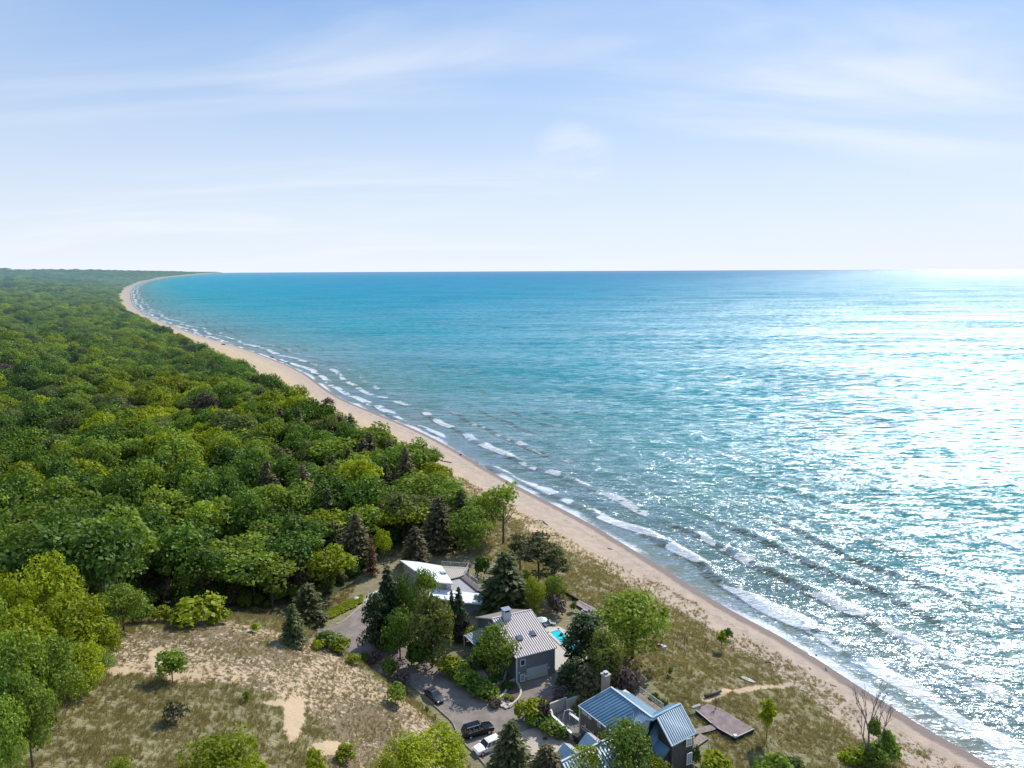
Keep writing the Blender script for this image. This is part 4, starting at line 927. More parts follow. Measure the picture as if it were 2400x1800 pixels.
b = MB(); b.bar(HAp(-oh, dr_, zr + .24), HAp(WA + oh, dr_, zr + .24), .24, .10); b.bar(HAp(-oh - .05, dr_, zr + .12), HAp(-oh - .05, -oh, ze + .06), .07, .26); b.bar(HAp(WA + oh + .05, dr_, zr + .12), HAp(WA + oh + .05, -oh, ze + .06), .07, .26); b.bar(HAp(-oh - .05, dr_, zr + .12), HAp(-oh - .05, db_ + .4, zb + .06), .07, .26)
b.build('roof_trim', pmat('pale_trim', (.62, .57, .54), .6), HA)
b = MB(); b.bar(HAp(.0, -.05, 6.95), HAp(0, -.05, ze - .05), .22, .22); b.build('corner_board', trim, HA)
b = MB(); b.bar(HAp(WA, -.05, 6.95), HAp(WA, -.05, ze - .05), .14, .14); b.build('corner_board', pmat('grey_trim', (.3, .3, .3), .6), HA)
c1 = lambda x, y: (1050 + x * .1808, 1350 + y * .1808)
def qA(*p): return [onplane(*c1(*k), fL + fn * .01, fn) for k in p]
def rect(q):   # tidy a measured quadrilateral on a wall into a level rectangle
    z1 = (q[0].z + q[1].z) / 2; z0 = (q[2].z + q[3].z) / 2; l = (q[0] + q[3]) / 2; r_ = (q[1] + q[2]) / 2
    return [Vector((l.x, l.y, z1)), Vector((r_.x, r_.y, z1)), Vector((r_.x, r_.y, z0)), Vector((l.x, l.y, z0))]
opening('window', rect(qA((935,1090),(1000,1072),(1000,1155),(935,1175))), HA, out=fn, fr=.13)
dq = rect(qA((935,1282),(1000,1262),(1000,1392),(935,1412))); dq[2].z = dq[3].z = 7.06
opening('door', dq, HA, out=fn, panem=glasslit, fr=.14)
gq = rect(qA((1020,1278),(1290,1155),(1290,1280),(1020,1372))); 
for k_, z_ in zip(range(4), (9.35, 9.35, 7.06, 7.06)): gq[k_].z = z_
gd = opening('garage_door', gq, HA, out=fn, fr=.08, framem=pmat('garage_frame', (.5, .5, .48), .6), panem=pmat('garage_panel', (.47, .48, .48), .6, noise=.05), bars=(1, 5))
for x, y in ((920,1252),(1012,1293),(1305,1183)):
    b = MB(); b.box(qA((x, y))[0] + fn * .1, (.2, .18, .26), math.atan2(xv.y, xv.x)); b.build('wall_lamp', trim, HA)
gn = -xv; P0 = HAp(0, 0, 8) + gn * .01
c9 = lambda x, y: (1080 + x * .0904, 1400 + y * .0904)
q = [onplane(*c9(*k), P0, gn) for k in ((720,625),(900,775),(900,1010),(722,860))]
opening('window', [q[0], q[1], q[2], q[3]], HA, out=gn, fr=.15, bars=(2, 1))
opening('window', [HAp(0, 4, 11.2) + gn * .01, HAp(0, 2.6, 11.2) + gn * .01, HAp(0, 2.6, 9.8) + gn * .01, HAp(0, 4, 9.8) + gn * .01], HA, out=gn)
def onroof(px, py):
    n = (HAp(WA, dr_, zr) - HAp(0, dr_, zr)).cross(HAp(0, 0, ze) - HAp(0, dr_, zr)).normalized(); n = n if n.z > 0 else -n
    return onplane(px, py, HAp(0, dr_, zr + .2), n), n
for cx_, cy_ in ((1515, 1068), (1868, 948)):
    p, n = onroof(*c9(cx_, cy_)); sl = (HAp(0, dr_, zr) - HAp(0, 0, ze)).normalized(); M = Matrix((xv, sl, n)).transposed()
    b = MB(); b.box(p + n * .12, (.98, 1.25, .34), M=M); s_ = b.build('skylight', pmat('skylight_frame', (.10, .10, .12), .5), HA); b = MB(); b.box(p + n * .305, (.80, 1.05, .03), M=M); b.build('pane', pmat('skylight_glass', (.10, .11, .16), .12, spec=.9), s_)
cp = HAp(2.35, 9.75, 0); az = math.atan2(xv.y, xv.x)
b = MB(); b.box(cp + UP * 14.9, (1.5, 1.35, 2.6), az); ch = b.build('chimney', pmat('chimney_white', (.58, .60, .60), .6, noise=.06), HA)
b = MB()
for sx_ in (-1, 1):
    for sy_ in (-1, 1): b.box(cp + xv * sx_ * .62 + dv * sy_ * .56 + UP * 16.4, (.12, .12, .5), az)
b.box(cp + UP * 16.21, (1.2, 1.1, .06), az, 1); b.build('flue_vent', [trim, black], ch)
b = MB(); b.box(cp + UP * 16.68, (1.75, 1.6, .09), az); b.build('cap', pmat('chimney_cap', (.40, .43, .46), .35, metal=.6), ch)
# entrance awning with its light lattice edge
aw = [W(*c9(*k), z_) for k, z_ in (((560,785),10.3),((700,900),10.3),((350,1245),9.5),((92,985),9.5))]
ribroof(aw[0], aw[1], aw[2], aw[3], 9, [pmat('blue_grey_roof', (.16, .25, .31), .45, metal=.3), pmat('pale_seam', (.45, .50, .52), .5)], name='awning_roof', parent=HA, dark=.3, rib=.05)
b = MB()
for k in range(3):
    f = k * .16; b.bar(aw[3].lerp(aw[0], f) + UP * .08, aw[2].lerp(aw[1], f) + UP * .08, .07, .06)
b.build('awning_slats', trim, HA)
b = MB(); 
for p in (aw[2], aw[3]): b.bar(Vector((p.x, p.y, 6.9)) + dv * .2, Vector((p.x, p.y, 9.35)) + dv * .2, .14, .14)
b.build('awning_posts', trim, HA)

# ---- white modern house
HB = empty('modern_house', W(1020, 1420, 7), 0, 'low modern house with folded flat white roofs and a timber terrace, half hidden', 'house')
c8 = lambda x, y: (920 + x * .1085, 1300 + y * .1085)
white = pmat('white_membrane', (.74, .76, .78), .55, noise=.05, nscale=.6); stucco = pmat('grey_stucco', (.34, .33, .32), .85, noise=.12, nscale=1)
def R8(z, *p): return [W(*c8(*k), z) for k in p]
r1 = R8(12.2, (160,115), (560,155), (1060,238), (1310,625), (1000,597), (560,400)); b = MB(); b.prism(r1, .28); b.build('upper_roof', white, HB)
i1 = R8(12.0, (230,150), (560,185), (1040,262), (1270,610), (1010,585), (560,430)); walls('upper_wall', i1, stucco, HB)
r2 = R8(10.2, (1030,700), (1105,757), (1990,845), (1932,1052), (1600,1037), (1080,960), (640,900), (640,700)); b = MB(); b.prism(r2, .3); b.build('lower_roof', white, HB)
i2 = R8(10.0, (1040,720), (1110,775), (1960,860), (1912,1035), (1600,1020), (1080,945), (660,880), (660,715)); walls('lower_wall', i2, pmat('blue_grey_wall', (.21, .235, .25), .85, noise=.15), HB)
r3 = R8(10.1, (1235,545), (1475,492), (1860,805), (1500,815), (1290,800)); b = MB(); b.prism(r3, .25); b.build('grey_roof', pmat('grey_membrane', (.36, .35, .36), .8, noise=.15, nscale=1.), HB); walls('middle_wall', R8(9.9, (1255,560), (1465,510), (1840,800), (1500,800), (1300,790)), stucco, HB)
b = MB(); k = R8(10.32, (1235,540), (1475,486), (1865,803)); b.bar(k[0], k[1], .3, .22); b.bar(k[1], k[2], .45, .22); b.build('parapet', pmat('dark_flashing', (.06, .06, .065), .6), HB)
def deck(name, poly, n, mat, dirv, parent=None, th=.22, gap=.02):
    """timber platform: boards with thin gaps clipped to the outline"""
    poly = [Vector(p) for p in poly]; z = poly[0].z; b = MB(); b.prism([p - UP * .045 for p in poly], th, 1)
    d = Vector(dirv).normalized(); s = Vector((-d.y, d.x, 0)); t0 = min(p.dot(s) for p in poly); t1 = max(p.dot(s) for p in poly); w_ = (t1 - t0) / n
    for i in range(n):
        for a_, b_ in ((t0 + i * w_ + gap, t0 + (i + 1) * w_ - gap),):
            # clip the outline to the strip
            def clip(P_, c, sgn):
                out = []
                for u, v in zip(P_, P_[1:] + P_[:1]):
                    fu, fv = sgn * (u.dot(s) - c), sgn * (v.dot(s) - c)
                    if fu >= 0: out.append(u)
                    if fu * fv < 0: out.append(u.lerp(v, fu / (fu - fv)))
                return out
            Q = clip(clip(poly, a_, 1), b_, -1)
            if len(Q) > 2: b.poly(Q, 0)
    return b.build(name, mat, parent)
ter = R8(9.7, (1062,240), (1650,272), (1560,440), (1235,530))
deck('terrace', ter, 14, [pmat('pale_decking', (.46, .41, .35), .85, noise=.15), darkwood], ter[2] - ter[1], HB, th=2.6)
ter2 = R8(9.66, (1485,488), (1575,432), (2030,790), (1870,800)); deck('side_terrace', ter2, 9, [deckwood, darkwood], ter2[2] - ter2[1], HB, th=2.6)
def railing(name, pts, h, parent, mat=trim, rr=.035, posts=None, bars=0, label=None):
    b = MB(); pts = [Vector(p) for p in pts]
    for p, q in zip(pts, pts[1:]):
        b.bar(p + UP * h, q + UP * h, rr * 2, rr * 2); n = max(1, int((q - p).length / 1.8))
        for i in range(n + 1): x = p.lerp(q, i / n); b.bar(x, x + UP * h, rr * 1.8, rr * 1.8)
        for k in range(bars): hz_ = h * (k + 1) / (bars + 1); b.bar(p + UP * hz_, q + UP * hz_, .025, .025)
    return b.build(name, mat, parent)
railing('railing', [ter[0] + UP * 0, ter[1] , ter[2]], 1.1, HB, bars=2, mat=pmat('rail_grey', (.5, .52, .5), .5)); railing('railing', [ter2[1], ter2[2]], 1.0, HB, bars=2, mat=pmat('rail_grey', (.5, .52, .5), .5))
b = MB(); k = R8(12.5, (1000,350), (1180,378), (1165,395), (1070,400)); b.prism(k, .12); k2 = R8(12.4, (1150,385))[0]; b.bar(k2, k2 - UP * .9, .15, .15); b.build('roof_vent', pmat('vent_grey', (.30, .36, .36), .6), HB)
b = MB(); k = R8(10.3, (1945,900), (2035,850), (2060,880), (1975,960)); b.prism([p + UP * .7 for p in k], 3.6); b.build('chimney', pmat('brown_brick', (.16, .115, .10), .9, noise=.3, nscale=5), HB)
b = MB(); k = R8(10.35, (1790,860), (1930,985)); b.bar(k[0], k[1], .25, .3); k = R8(10.35, (1760,880), (1850,960)); b.bar(k[0], k[1], .12, .2); b.build('skylight_ridge', pmat('vent_grey', (.3, .36, .36)), HB)
up_n = (i1[4] - i1[3]).cross(UP).normalized(); w0 = i1[3] - UP * .5; w1 = i1[3].lerp(i1[4], .38) - UP * .5
opening('window', [w0, w1, w1 - UP * 1.5, w0 - UP * 1.5], HB, out=-dv, bars=(3, 1), panem=glasslit)

# ---- blue roofed house
HC = empty('blue_roofed_house', W(1440, 1760, 7), 0, 'large brown shingled house with blue standing seam gable roofs and a brick chimney', 'house')
c7 = lambda x, y: (1240 + x * .1808, 1500 + y * .1808); c6 = lambda x, y: (1280 + x * .0904, 1660 + y * .0904)
bl = pmat('blue_roof_pan', (.19, .32, .43), .42, metal=.3, noise=.12, nscale=.8); bls = pmat('blue_roof_seam', (.045, .12, .19), .5); blp = pmat('sunlit_roof_pan', (.50, .58, .62), .35, metal=.35)  # paler pan for the slopes in sun; their brightness is in the colour
def C7(x, y, z): return W(*c7(x, y), z)
P1, P2, T_ = C7(1062,612,15), C7(1588,1002,15), C7(1372,845,15); E1, E2 = C7(637,857,12), C7(1125,1232,12); Q2 = C7(1320,1135,13.2); V2 = C7(1507,1318,11.6)
def pt(a, b_, f): return Vector(a).lerp(Vector(b_), f)
ribroof(P1, T_, pt(Q2, E2, .0), E1, 16, [bl, bls], name='main_roof', parent=HC, dark=.14, rib=.05) if False else None
b = MB(); b.prism([P1, T_, Q2, E2, E1], .16)
nE = 15
for i in range(nE + 1):
    f = i / nE; a = pt(E1, E2, f); 
    top = pt(P1, P2, f); 
    # stop the seam at the valley line T-Q2-E2
    hi_, lo_ = 1., 0.
    def inside(p):
        return inpoly(np.array([p.x]), np.array([p.y]), [tuple(v)[:2] for v in (P1, T_, Q2, E2, E1)])[0]
    best = a
    for s_ in range(1, 41):
        p = pt(a, top, s_ / 40)
        if inside(p): best = p
    if (best - a).length > .4:
        b.bar(a + UP * .05, best + UP * .05, .05, .07, 1)
b.build('main_roof', [bl, bls], HC)
nb_ = (P2 - P1).normalized(); bk = Vector((-nb_.y, nb_.x, 0)); bk = bk if bk.x > 0 else -bk
b = MB(); b.prism([P1, P1 + bk * 4.6 - UP * 2.8, P2 + bk * 4.6 - UP * 2.8, P2], .16); b.build('rear_roof', bl, HC)
ribroof(T_ + UP * .01, P2 + UP * .01, V2, Q2 + UP * .01, 11, [blp, bls], name='hip_roof', parent=HC, dark=.34, rib=.06)
b = MB(); b.bar(P1 + UP * .05, P2 + UP * .05, .26, .12); b.bar(E1, P1, .12, .2); b.bar(E1 + UP * .02, E2, .10, .18); b.build('roof_trim', pmat('blue_white_trim', (.50, .57, .60), .5), HC)
# walls under the main roof
b = MB(); bottoms = 6.8
base = [E1 + xv * .3, E2 + xv * .3, Q2, P1 + bk * 4.3 - UP * 2.9]
E1i, E2i = E1 + bk * .35 - UP * .12, E2 + bk * .35 - UP * .12
walls('wall', [E1i, E2i, V2 - UP * .4 + bk * .2, P2 + bk * 4.3 - UP * 2.95, P1 + bk * 4.3 - UP * 2.95, P1 - UP * .18 + nb_ * .3], brownsh, HC)
b = MB(); b.bar(Vector((E1i.x, E1i.y, 6.9)) - bk * .04, E1i - bk * .04, .2, .2); b.build('corner_board', trim, HC)
cn = -bk; PC = E1i - bk * .01
def qC(*p): return [onplane(*c6(*k), PC, cn) for k in p]
opening('window', qC((935,50),(1062,140),(1062,215),(935,118)), HC, out=cn, bars=(3, 1), panem=glasslit); opening('window', qC((1088,160),(1172,222),(1172,300),(1088,242)), HC, out=cn, bars=(2, 1), panem=glasslit)
opening('window', qC((1340,368),(1415,425),(1415,505),(1340,450)), HC, out=cn); opening('window', qC((932,430),(1190,625),(1190,720),(932,520)), HC, out=cn, bars=(4, 1)); opening('window', qC((1548,535),(1700,655),(1700,800),(1548,690)), HC, out=cn, bars=(3, 1))
for x, y in ((1028,448),(1238,620)):
    b = MB(); b.box(qC((x, y))[0] - bk * .12, (.2, .2, .3), 0); b.build('wall_lamp', trim, HC)
# wing running towards the camera
A0, A1 = C7(415,1583,12.3), C7(1320,1136,13.2); dn_ = Vector((.455, -.89, 0))
ribroof(A0, A1, A1 + dn_ * 6 - UP * 2.2, A0 + dn_ * 6 - UP * 2.2, 26, [blp, bls], name='wing_roof', parent=HC, dark=.34, rib=.06)
b = MB(); b.bar(A0 + UP * .1, A1 + UP * .1, .3, .14); b.build('wing_ridge_cap', pmat('blue_white_trim', (.5, .57, .6)), HC)
A0b, A1b = A0 - dn_ * .05, A1 - dn_ * .05
walls('wing_wall', [A0b - UP * .25, A1b - UP * .25, A1 + dn_ * 5.7 - UP * 2.35, A0 + dn_ * 5.7 - UP * 2.35], brownsh, HC)
def smallgable(r0_, r1_, fl_, fr_, bl_, br_, zr_, ze_, nm):
    a, c = W(*c6(*r0_), zr_), W(*c6(*r1_), zr_); f0, f1 = W(*c6(*fl_), ze_), W(*c6(*fr_), ze_); b0, b1 = W(*c6(*bl_), ze_ + .25), W(*c6(*br_), ze_ + .45)
    b = MB(); b.prism([a, c, f1, f0], .12); g = b.build(nm, bl, HC)
    ribroof(a + UP * .01, c + UP * .01, b1, b0, 9, [pmat('sunlit_porch_pan', (.55, .52, .54), .4, metal=.2), pmat('pale_seam', (.45, .50, .52), .5)], name=nm, parent=HC, dark=.15, rib=.03)  # sunlit slope painted paler than the blue slope across the ridge
    f0i, f1i = f0.lerp(a, .06) - UP * .15, f1.lerp(c, .06) - UP * .15
    walls('entry_wall', [f0i, f1i, c - UP * .2, b1 - UP * .15, b0 - UP * .15, a - UP * .2], brownsh, HC)
smallgable((1050,622), (1352,898), (832,915), (985,1082), (1180,650), (1440,855), 11.6, 10.3, 'porch_roof')
smallgable((458,892), (790,1195), (235,1192), (402,1385), (625,925), (872,1125), 11.2, 9.9, 'porch_roof')
b = MB(); q = W(*c6(865, 975), 10.2); b.bar(q, Vector((q.x, q.y, 7)), .14, .14); b.build('porch_post', trim, HC)
# cross gable tower
G0, G1, G2, G3 = C7(1662,1008,15.6), C7(1962,828,15.6), C7(2162,1207,13.4), C7(1852,1374,13.4)
ribroof(G0, G1, G2, G3, 13, [blp, bls], name='tower_roof', parent=HC, dark=.34, rib=.07)
gx_ = (G1 - G0).normalized(); gd_ = Vector((G3.x - G0.x, G3.y - G0.y, 0)).normalized()
ro = [G0 - gx_ * 1.0, G1, G1 - gd_ * 3.0 - UP * 1.9, G0 - gx_ * 1.0 - gd_ * 3.0 - UP * 1.9]; b = MB(); b.prism(ro, .16); b.bar(C7(1588,1010,15.62), G1 + UP * .05, .34, .16); b.build('tower_rear_roof', bl, HC)
b = MB(); b.bar(G0 - UP * .05, G3 - UP * .05, .16, .26); b.bar(G3 - UP * .04, G2 - UP * .04, .12, .2); b.bar(G1, G2, .14, .26); b.build('tower_trim', pmat('blue_white_trim', (.5, .57, .6)), HC)
low = [C7(1590,1025,12.6), C7(1665,1015,13.6), C7(1850,1378,12.6), C7(1742,1530,10.6), C7(1565,1565,10.6), V2 - UP * .1]
b = MB(); b.prism(low, .16); b.build('lower_roof', bl, HC)
g0i, g1i, g2i, g3i = G0 - UP * .25 + gx_ * .35, G1 - UP * .25 - gx_ * .3, G2 - UP * .2 - gx_ * .3 - gd_ * .3, G3 - UP * .2 + gx_ * .35 - gd_ * .3
dg = pmat('dark_shingle', (.075, .072, .065), .9, noise=.3, nscale=3.5, bump=.5)
walls('tower_wall', [g0i, g1i, g2i, g3i], dg, HC)
lwi = [p - UP * .2 for p in (C7(1665,1060,12.4), C7(1835,1390,12.3), C7(1738,1515,10.7), C7(1580,1550,10.7), V2 + bk * .3)]; walls('lower_wall', lwi, dg, HC)
tn = gd_; Pt = g3i + tn * .01
def qT(*p): return [onplane(*c7(*k), Pt, tn) for k in p]
opening('window', rect(qT((2035,1292),(2110,1252),(2110,1355),(2035,1395))), HC, out=tn, bars=(2, 2), panem=glasslit); opening('window', rect(qT((2042,1482),(2112,1442),(2112,1590),(2042,1630))), HC, out=tn, bars=(2, 1), panem=glasslit)
b = MB(); b.box(qT((1778,1590))[0], (.3, .3, .4)); b.build('wall_lamp', trim, HC)
# chimney
cb = C7(990, 690, 12.6); b = MB(); az2 = math.atan2(nb_.y, nb_.x); b.box((cb.x, cb.y, 13.2), (1.05, 1.05, 5.6), az2); chm = b.build('chimney', pmat('pink_brick', (.42, .33, .28), .9, noise=.2, nscale=5, bump=.4), HC)
b = MB(); b.box((cb.x, cb.y, 16.06), (1.3, 1.3, .14), az2); b.build('crown', stone, chm); b = MB(); b.box((cb.x, cb.y, 16.28), (.5, .5, .3), az2, 1); b.box((cb.x, cb.y, 16.47), (.7, .7, .06), az2); b.build('flue_cap', [steel, black], chm)
# rear deck, railing, cover
dk = [C7(1100,632,9.6), C7(1228,528,9.6), C7(1742,905,9.6), C7(1640,965,9.6)]; deck('deck', dk, 9, [pmat('tan_decking', (.37, .30, .25), .85, noise=.25, nscale=2), darkwood], dk[2] - dk[1], HC, th=2.7)
railing('deck_railing', [C7(1172,560,9.6), dk[1], dk[2]], 1.05, HC, bars=4, mat=pmat('rail_grey', (.5, .52, .5)))
k = [C7(1165,682,11.3), C7(1245,640,11.3), C7(1352,716,11.3), C7(1272,752,11.3)]; b = MB(); b.prism(k, .18); o = b.build('hot_tub', pmat('tub_cover', (.66, .62, .57), .7, noise=.08)); tag(o, 'square hot tub with a pale cover on the rear deck of the blue roofed house', 'hot tub')
k2 = [p.lerp(sum(k, Vector()) / 4, .06) - UP * .19 for p in k]; b = MB(); b.prism(k2, 1.5); b.build('tub_side', pmat('tub_side', (.14, .13, .13), .7), o)
# balcony on the beach side
k = [C7(2130,1300,10.4), C7(2215,1205,10.4), C7(2330,1275,10.4), C7(2150,1400,10.4)]; deck('balcony', k, 5, [deckwood, darkwood], k[2] - k[1], HC, th=.3); b = MB()
for p in k[2:]: b.bar(Vector((p.x, p.y, 6.8)), p - UP * .2, .16, .16)
b.build('balcony_posts', trim, HC)

for root in (HA, HB, HC):
    for ch in root.children: ch.location = -root.location
# ---------------------------------------------------------------- walls, pool, decks
def wallrun(name, px, z1, h, th, mat, label, cat='wall', capm=None):
    pts = [W(x, y, z1) for x, y in px]; b = MB()
    for p, q in zip(pts, pts[1:]): b.bar(Vector((p.x, p.y, z1 - (h + .3) / 2)), Vector((q.x, q.y, z1 - (h + .3) / 2)), th, h + .3)
    o = b.build(name, mat); tag(o, label, cat)
    if capm:
        b = MB()
        for p, q in zip(pts, pts[1:]): b.bar(p + UP * .04, q + UP * .04, th + .12, .08)
        b.build('coping', capm, o)
    return o
wallrun('concrete_wall', [c7(262,825), c7(484,742)], 9.1, 2.1, .3, wallconc, 'lowest step of the pale rendered wall, at the road end', 'wall'); wallrun('concrete_wall', [c7(488,775), c7(655,712), c7(818,662)], 9.3, 2.3, .3, wallconc, 'middle step of the pale rendered wall between the two houses', 'wall'); wallrun('concrete_wall', [c7(822,706), c7(990,636)], 9.0, 2.0, .3, wallconc, 'last step of the pale rendered wall ending at the brick chimney', 'wall')
wallrun('courtyard_wall', [c7(268,868), c7(302,980), c7(430,1098), c7(560,1215)], 8.2, 1.2, .3, wallconc, 'courtyard wall with a white coping facing the concrete apron', 'wall', trim)
wallrun('courtyard_fence', [c7(566,1222), c7(650,1300)], 8.0, 1.0, .12, darkwood, 'short dark fence continuing the courtyard wall to the porch', 'fence')
gt = [W(*c6(x, y), 7.5) for x, y in ((610,690),(690,640),(900,640),(905,700),(700,800))]; b = MB(); b.prism(gt, .5); tag(b.build('brick_platform', pmat('tan_brick', (.40, .30, .24), .9, noise=.2, nscale=3)), 'small tan platform at the porch corner of the courtyard', 'platform')
b = MB(); 
ar = [W(*c6(*k), z_) for k, z_ in (((440,340),7.1),((450,200),8.6),((480,70),9.3),((560,35),9.5),((680,70),9.3),((760,160),8.6))]; b.tube(ar, .10, 6)
for k, z_ in (((610,290),9.0),((755,340),8.5)): q = W(*c6(*k), 7.1); b.bar(q, Vector((q.x, q.y, z_)), .14, .14)
k = [W(*c6(*k), 9.0) for k in ((600,120),(900,340))]; b.bar(k[0], k[1], .5, .12); tag(b.build('pergola', pmat('pergola_white', (.55, .56, .55), .7)), 'curved white pergola in the courtyard of the blue roofed house', 'pergola')
# pool
pa_, pb_ = W(1284.5, 1483, 7), W(1309.8, 1475, 7); pc_, pd_ = W(1376, 1527, 7), W(1345, 1541, 7)
b = MB(); b.poly([p + UP * .10 for p in (pa_, pd_, pc_, pb_)]); m = bpy.data.materials.new('pool_water'); m.use_nodes = True; t = NT(m.node_tree); ps = t.n('ShaderNodeTexCoord').outputs['Object']
nn = t.noise(ps, 1.4, 3, .6, .6); bsd = t.n('ShaderNodeBsdfPrincipled', {'Base Color': t.mix(t.rng(nn, .35, .65), (.02, .46, .56), (.03, .60, .68)), 'Roughness': .07, 'IOR': 1.33}); bmp = t.n('ShaderNodeBump', {'Height': nn, 'Strength': .25, 'Distance': .3}); t.set(bsd, 'Normal', bmp.outputs[0]); t.n('ShaderNodeOutputMaterial', {0: bsd})
pool = empty('swimming_pool', (pa_ + pc_) / 2, 0, 'turquoise rectangular swimming pool beside the grey shingled house', 'pool'); b.build('water', m, pool)
b = MB(); cc_ = [pa_, pb_, pc_, pd_]
for p, q in zip(cc_, cc_[1:] + cc_[:1]): d = (q - p).normalized() * .28; b.bar(p - d + UP * .09, q + d * .4 + UP * .09, .55, .18)
b.build('coping', pmat('pool_coping', (.60, .53, .47), .8, noise=.1), pool)
for ch in pool.children: ch.location = -pool.location
# parasol
up_ = W(*c1(1215, 545), 9.3); ub = Vector((up_.x, up_.y, 7.03)); um = empty('parasol', ub, 0, 'pale green garden parasol beside the pool house roof', 'parasol')
b = MB(); b.tube([(0, 0, 0), (0, 0, 2.45)], .04, 8); b.build('pole', steel, um); b = MB(); nseg = 8; R0 = 1.25
for i in range(nseg):
    a, c = 2 * math.pi * i / nseg, 2 * math.pi * (i + 1) / nseg; A_ = Vector((math.cos(a) * R0, math.sin(a) * R0, 1.95)); B_2 = Vector((math.cos(c) * R0, math.sin(c) * R0, 1.95)); mid = (A_ + B_2) / 2 * 1.0
    b.poly([Vector((0, 0, 2.5)), A_, B_2]); b.poly([A_, A_ - UP * .14, B_2 - UP * .14, B_2])
b.build('canopy', pmat('parasol_cloth', (.56, .68, .58), .8), um)
def chair(x, y, rz, col, label):
    c = empty('lounge_chair', W(x, y, 7.03), rz, label, 'chair'); b = MB(); b.box((0, 0, .38), (.65, 1.2, .10)); b.build('seat', col, c); b = MB(); b.box((0, .72, .68), (.65, .10, .7), M=Matrix.Rotation(-.5, 3, 'X')); b.build('backrest', col, c)
    for sx_ in (-.28, .28):
        for sy_ in (-.5, .5): b = MB(); b.bar((sx_, sy_, 0), (sx_, sy_, .34), .05, .05); b.build('leg', black, c)
chair(*c1(1232, 625), .4, pmat('black_cloth', (.02, .02, .025), .9), 'black cushioned chair in the shade of the parasol'); chair(*c1(1258, 652), .4, pmat('violet_cloth', (.12, .10, .28), .9), 'violet cushioned lounger nearest the striped roof')
chair(*c1(1362, 634), 1.2, pmat('grey_cloth', (.35, .36, .38), .8), 'grey chair standing alone above the pool corner')
wallrun('timber_edge', [c1(1160,560), c1(1440,595)], 7.25, .2, .15, pmat('sun_bleached_wood', (.48, .42, .36), .9), 'thin pale timber edge of the pool garden', 'edging')
# boardwalk above the pool
c5 = lambda x, y: (1280 + x * .0904, 1380 + y * .0904)
bw = [W(*c5(*k), 7.45) for k in ((850,285),(1430,580),(1420,720),(1250,745),(790,415),(785,330))]; o = deck('boardwalk', bw, 7, [deckwood, darkwood], bw[1] - bw[0], None, th=.4); tag(o, 'grey plank boardwalk with pale edge boards leading behind the large round tree', 'boardwalk')
b = MB(); 
for k0, k1 in (((830,300),(1150,480)),((800,415),(1165,635)),((960,590),(1255,740))): b.bar(W(*c5(*k0), 7.5), W(*c5(*k1), 7.5), .14, .12)
b.build('edge_board', pmat('bleached_edge', (.55, .46, .42), .85), o)
wallrun('dark_retaining_wall', [c5(440,40), c5(650,160), c5(850,272)], 7.75, .7, .25, darkwood, 'black timber wall edging the sunken brush pit by the boardwalk', 'retaining wall')
o = sheet('brush_pit_ground', [c5(440,50), c5(850,275), c5(700,320), c5(520,300), c5(425,180)], 7.03, pmat('dark_brush_soil', (.055, .04, .045), .95, noise=.4, nscale=4, bump=.8))
wallrun('timber_beam', [c5(660,588), c5(900,640), c5(1230,695)], 7.3, .25, .22, pmat('sun_bleached_wood', (.48, .42, .36)), 'long bleached beam lying below the boardwalk', 'beam')
b = MB(); q = W(*c5(960, 590), 7.3); b.box(q, (.8, .55, .5), .5); o = b.build('utility_box', trim); tag(o, 'small white box beside the boardwalk', 'box'); b = MB(); b.box(q + UP * .27, (.86, .6, .05), .5); b.build('lid', pmat('lid_grey', (.4, .42, .42)), o)
# timber platform on the dune grass
c4 = lambda x, y: (1500 + x * .2712, 1350 + y * .2712)
pf = [W(*c4(*k), 7.7) for k in ((480,1158),(590,1102),(700,1145),(985,1322),(822,1398),(668,1312),(618,1272))]; o = deck('timber_platform', pf, 16, [pmat('mauve_decking', (.29, .225, .215), .85, noise=.3, nscale=.9), darkwood], pf[3] - pf[2], None, th=.6); tag(o, 'weathered grey timber platform standing in the dune grass above the beach', 'platform')
b = MB(); b.bar(pf[0] + UP * .03, pf[6] + UP * .03, .12, .1); b.bar(pf[5] + UP * .03, pf[4] + UP * .03, .12, .1); b.bar(pf[4] + UP * .03, pf[3] + UP * .03, .12, .1); b.build('edge_board', pmat('bleached_edge', (.55, .46, .42)), o)
b = MB(); p, q = W(*c4(450, 1142), 8.0), W(*c4(520, 1116), 8.0); b.bar(p, q, .5, .35); tag(b.build('planter_box', pmat('grey_planks', (.34, .33, .31), .9, noise=.2)), 'long low planter box at the upper corner of the timber platform', 'planter')
b = MB(); p = W(*c4(822, 1380), 7.85); b.box(p, (.5, .5, .3), .4); tag(b.build('crate', trim), 'small white crate on the lowest corner of the timber platform', 'crate')
bw = [W(*c4(*k), 7.5) for k in ((470,1322),(615,1282),(668,1312),(640,1330),(490,1368))]; o = deck('boardwalk', bw, 5, [deckwood, darkwood], bw[1] - bw[0], None, th=.3); tag(o, 'short boardwalk joining the timber platform to the blue roofed house', 'boardwalk')
# fire basket
fb_ = W(*c4(655, 1145), 7.72); fbo = empty('fire_basket', fb_, 0, 'tall black flared fire basket on a thin stem on the timber platform', 'fire basket'); b = MB(); b.tube([(0, 0, 0), (0, 0, .9)], .05, 6); b.tube([(0, 0, 0), (0, 0, .05)], .25, 10); b.build('stem', black, fbo); b = MB()
for i in range(8): a = i * math.pi / 4; b.tube([(math.cos(a) * .06, math.sin(a) * .06, .9), (math.cos(a) * .3, math.sin(a) * .3, 1.7)], .022, 4)
for zq, rq in ((1.3, .19), (1.7, .3)): b.tube([(math.cos(a) * rq, math.sin(a) * rq, zq) for a in [i * math.pi / 6 for i in range(13)]], .022, 4)
b.build('basket', black, fbo)
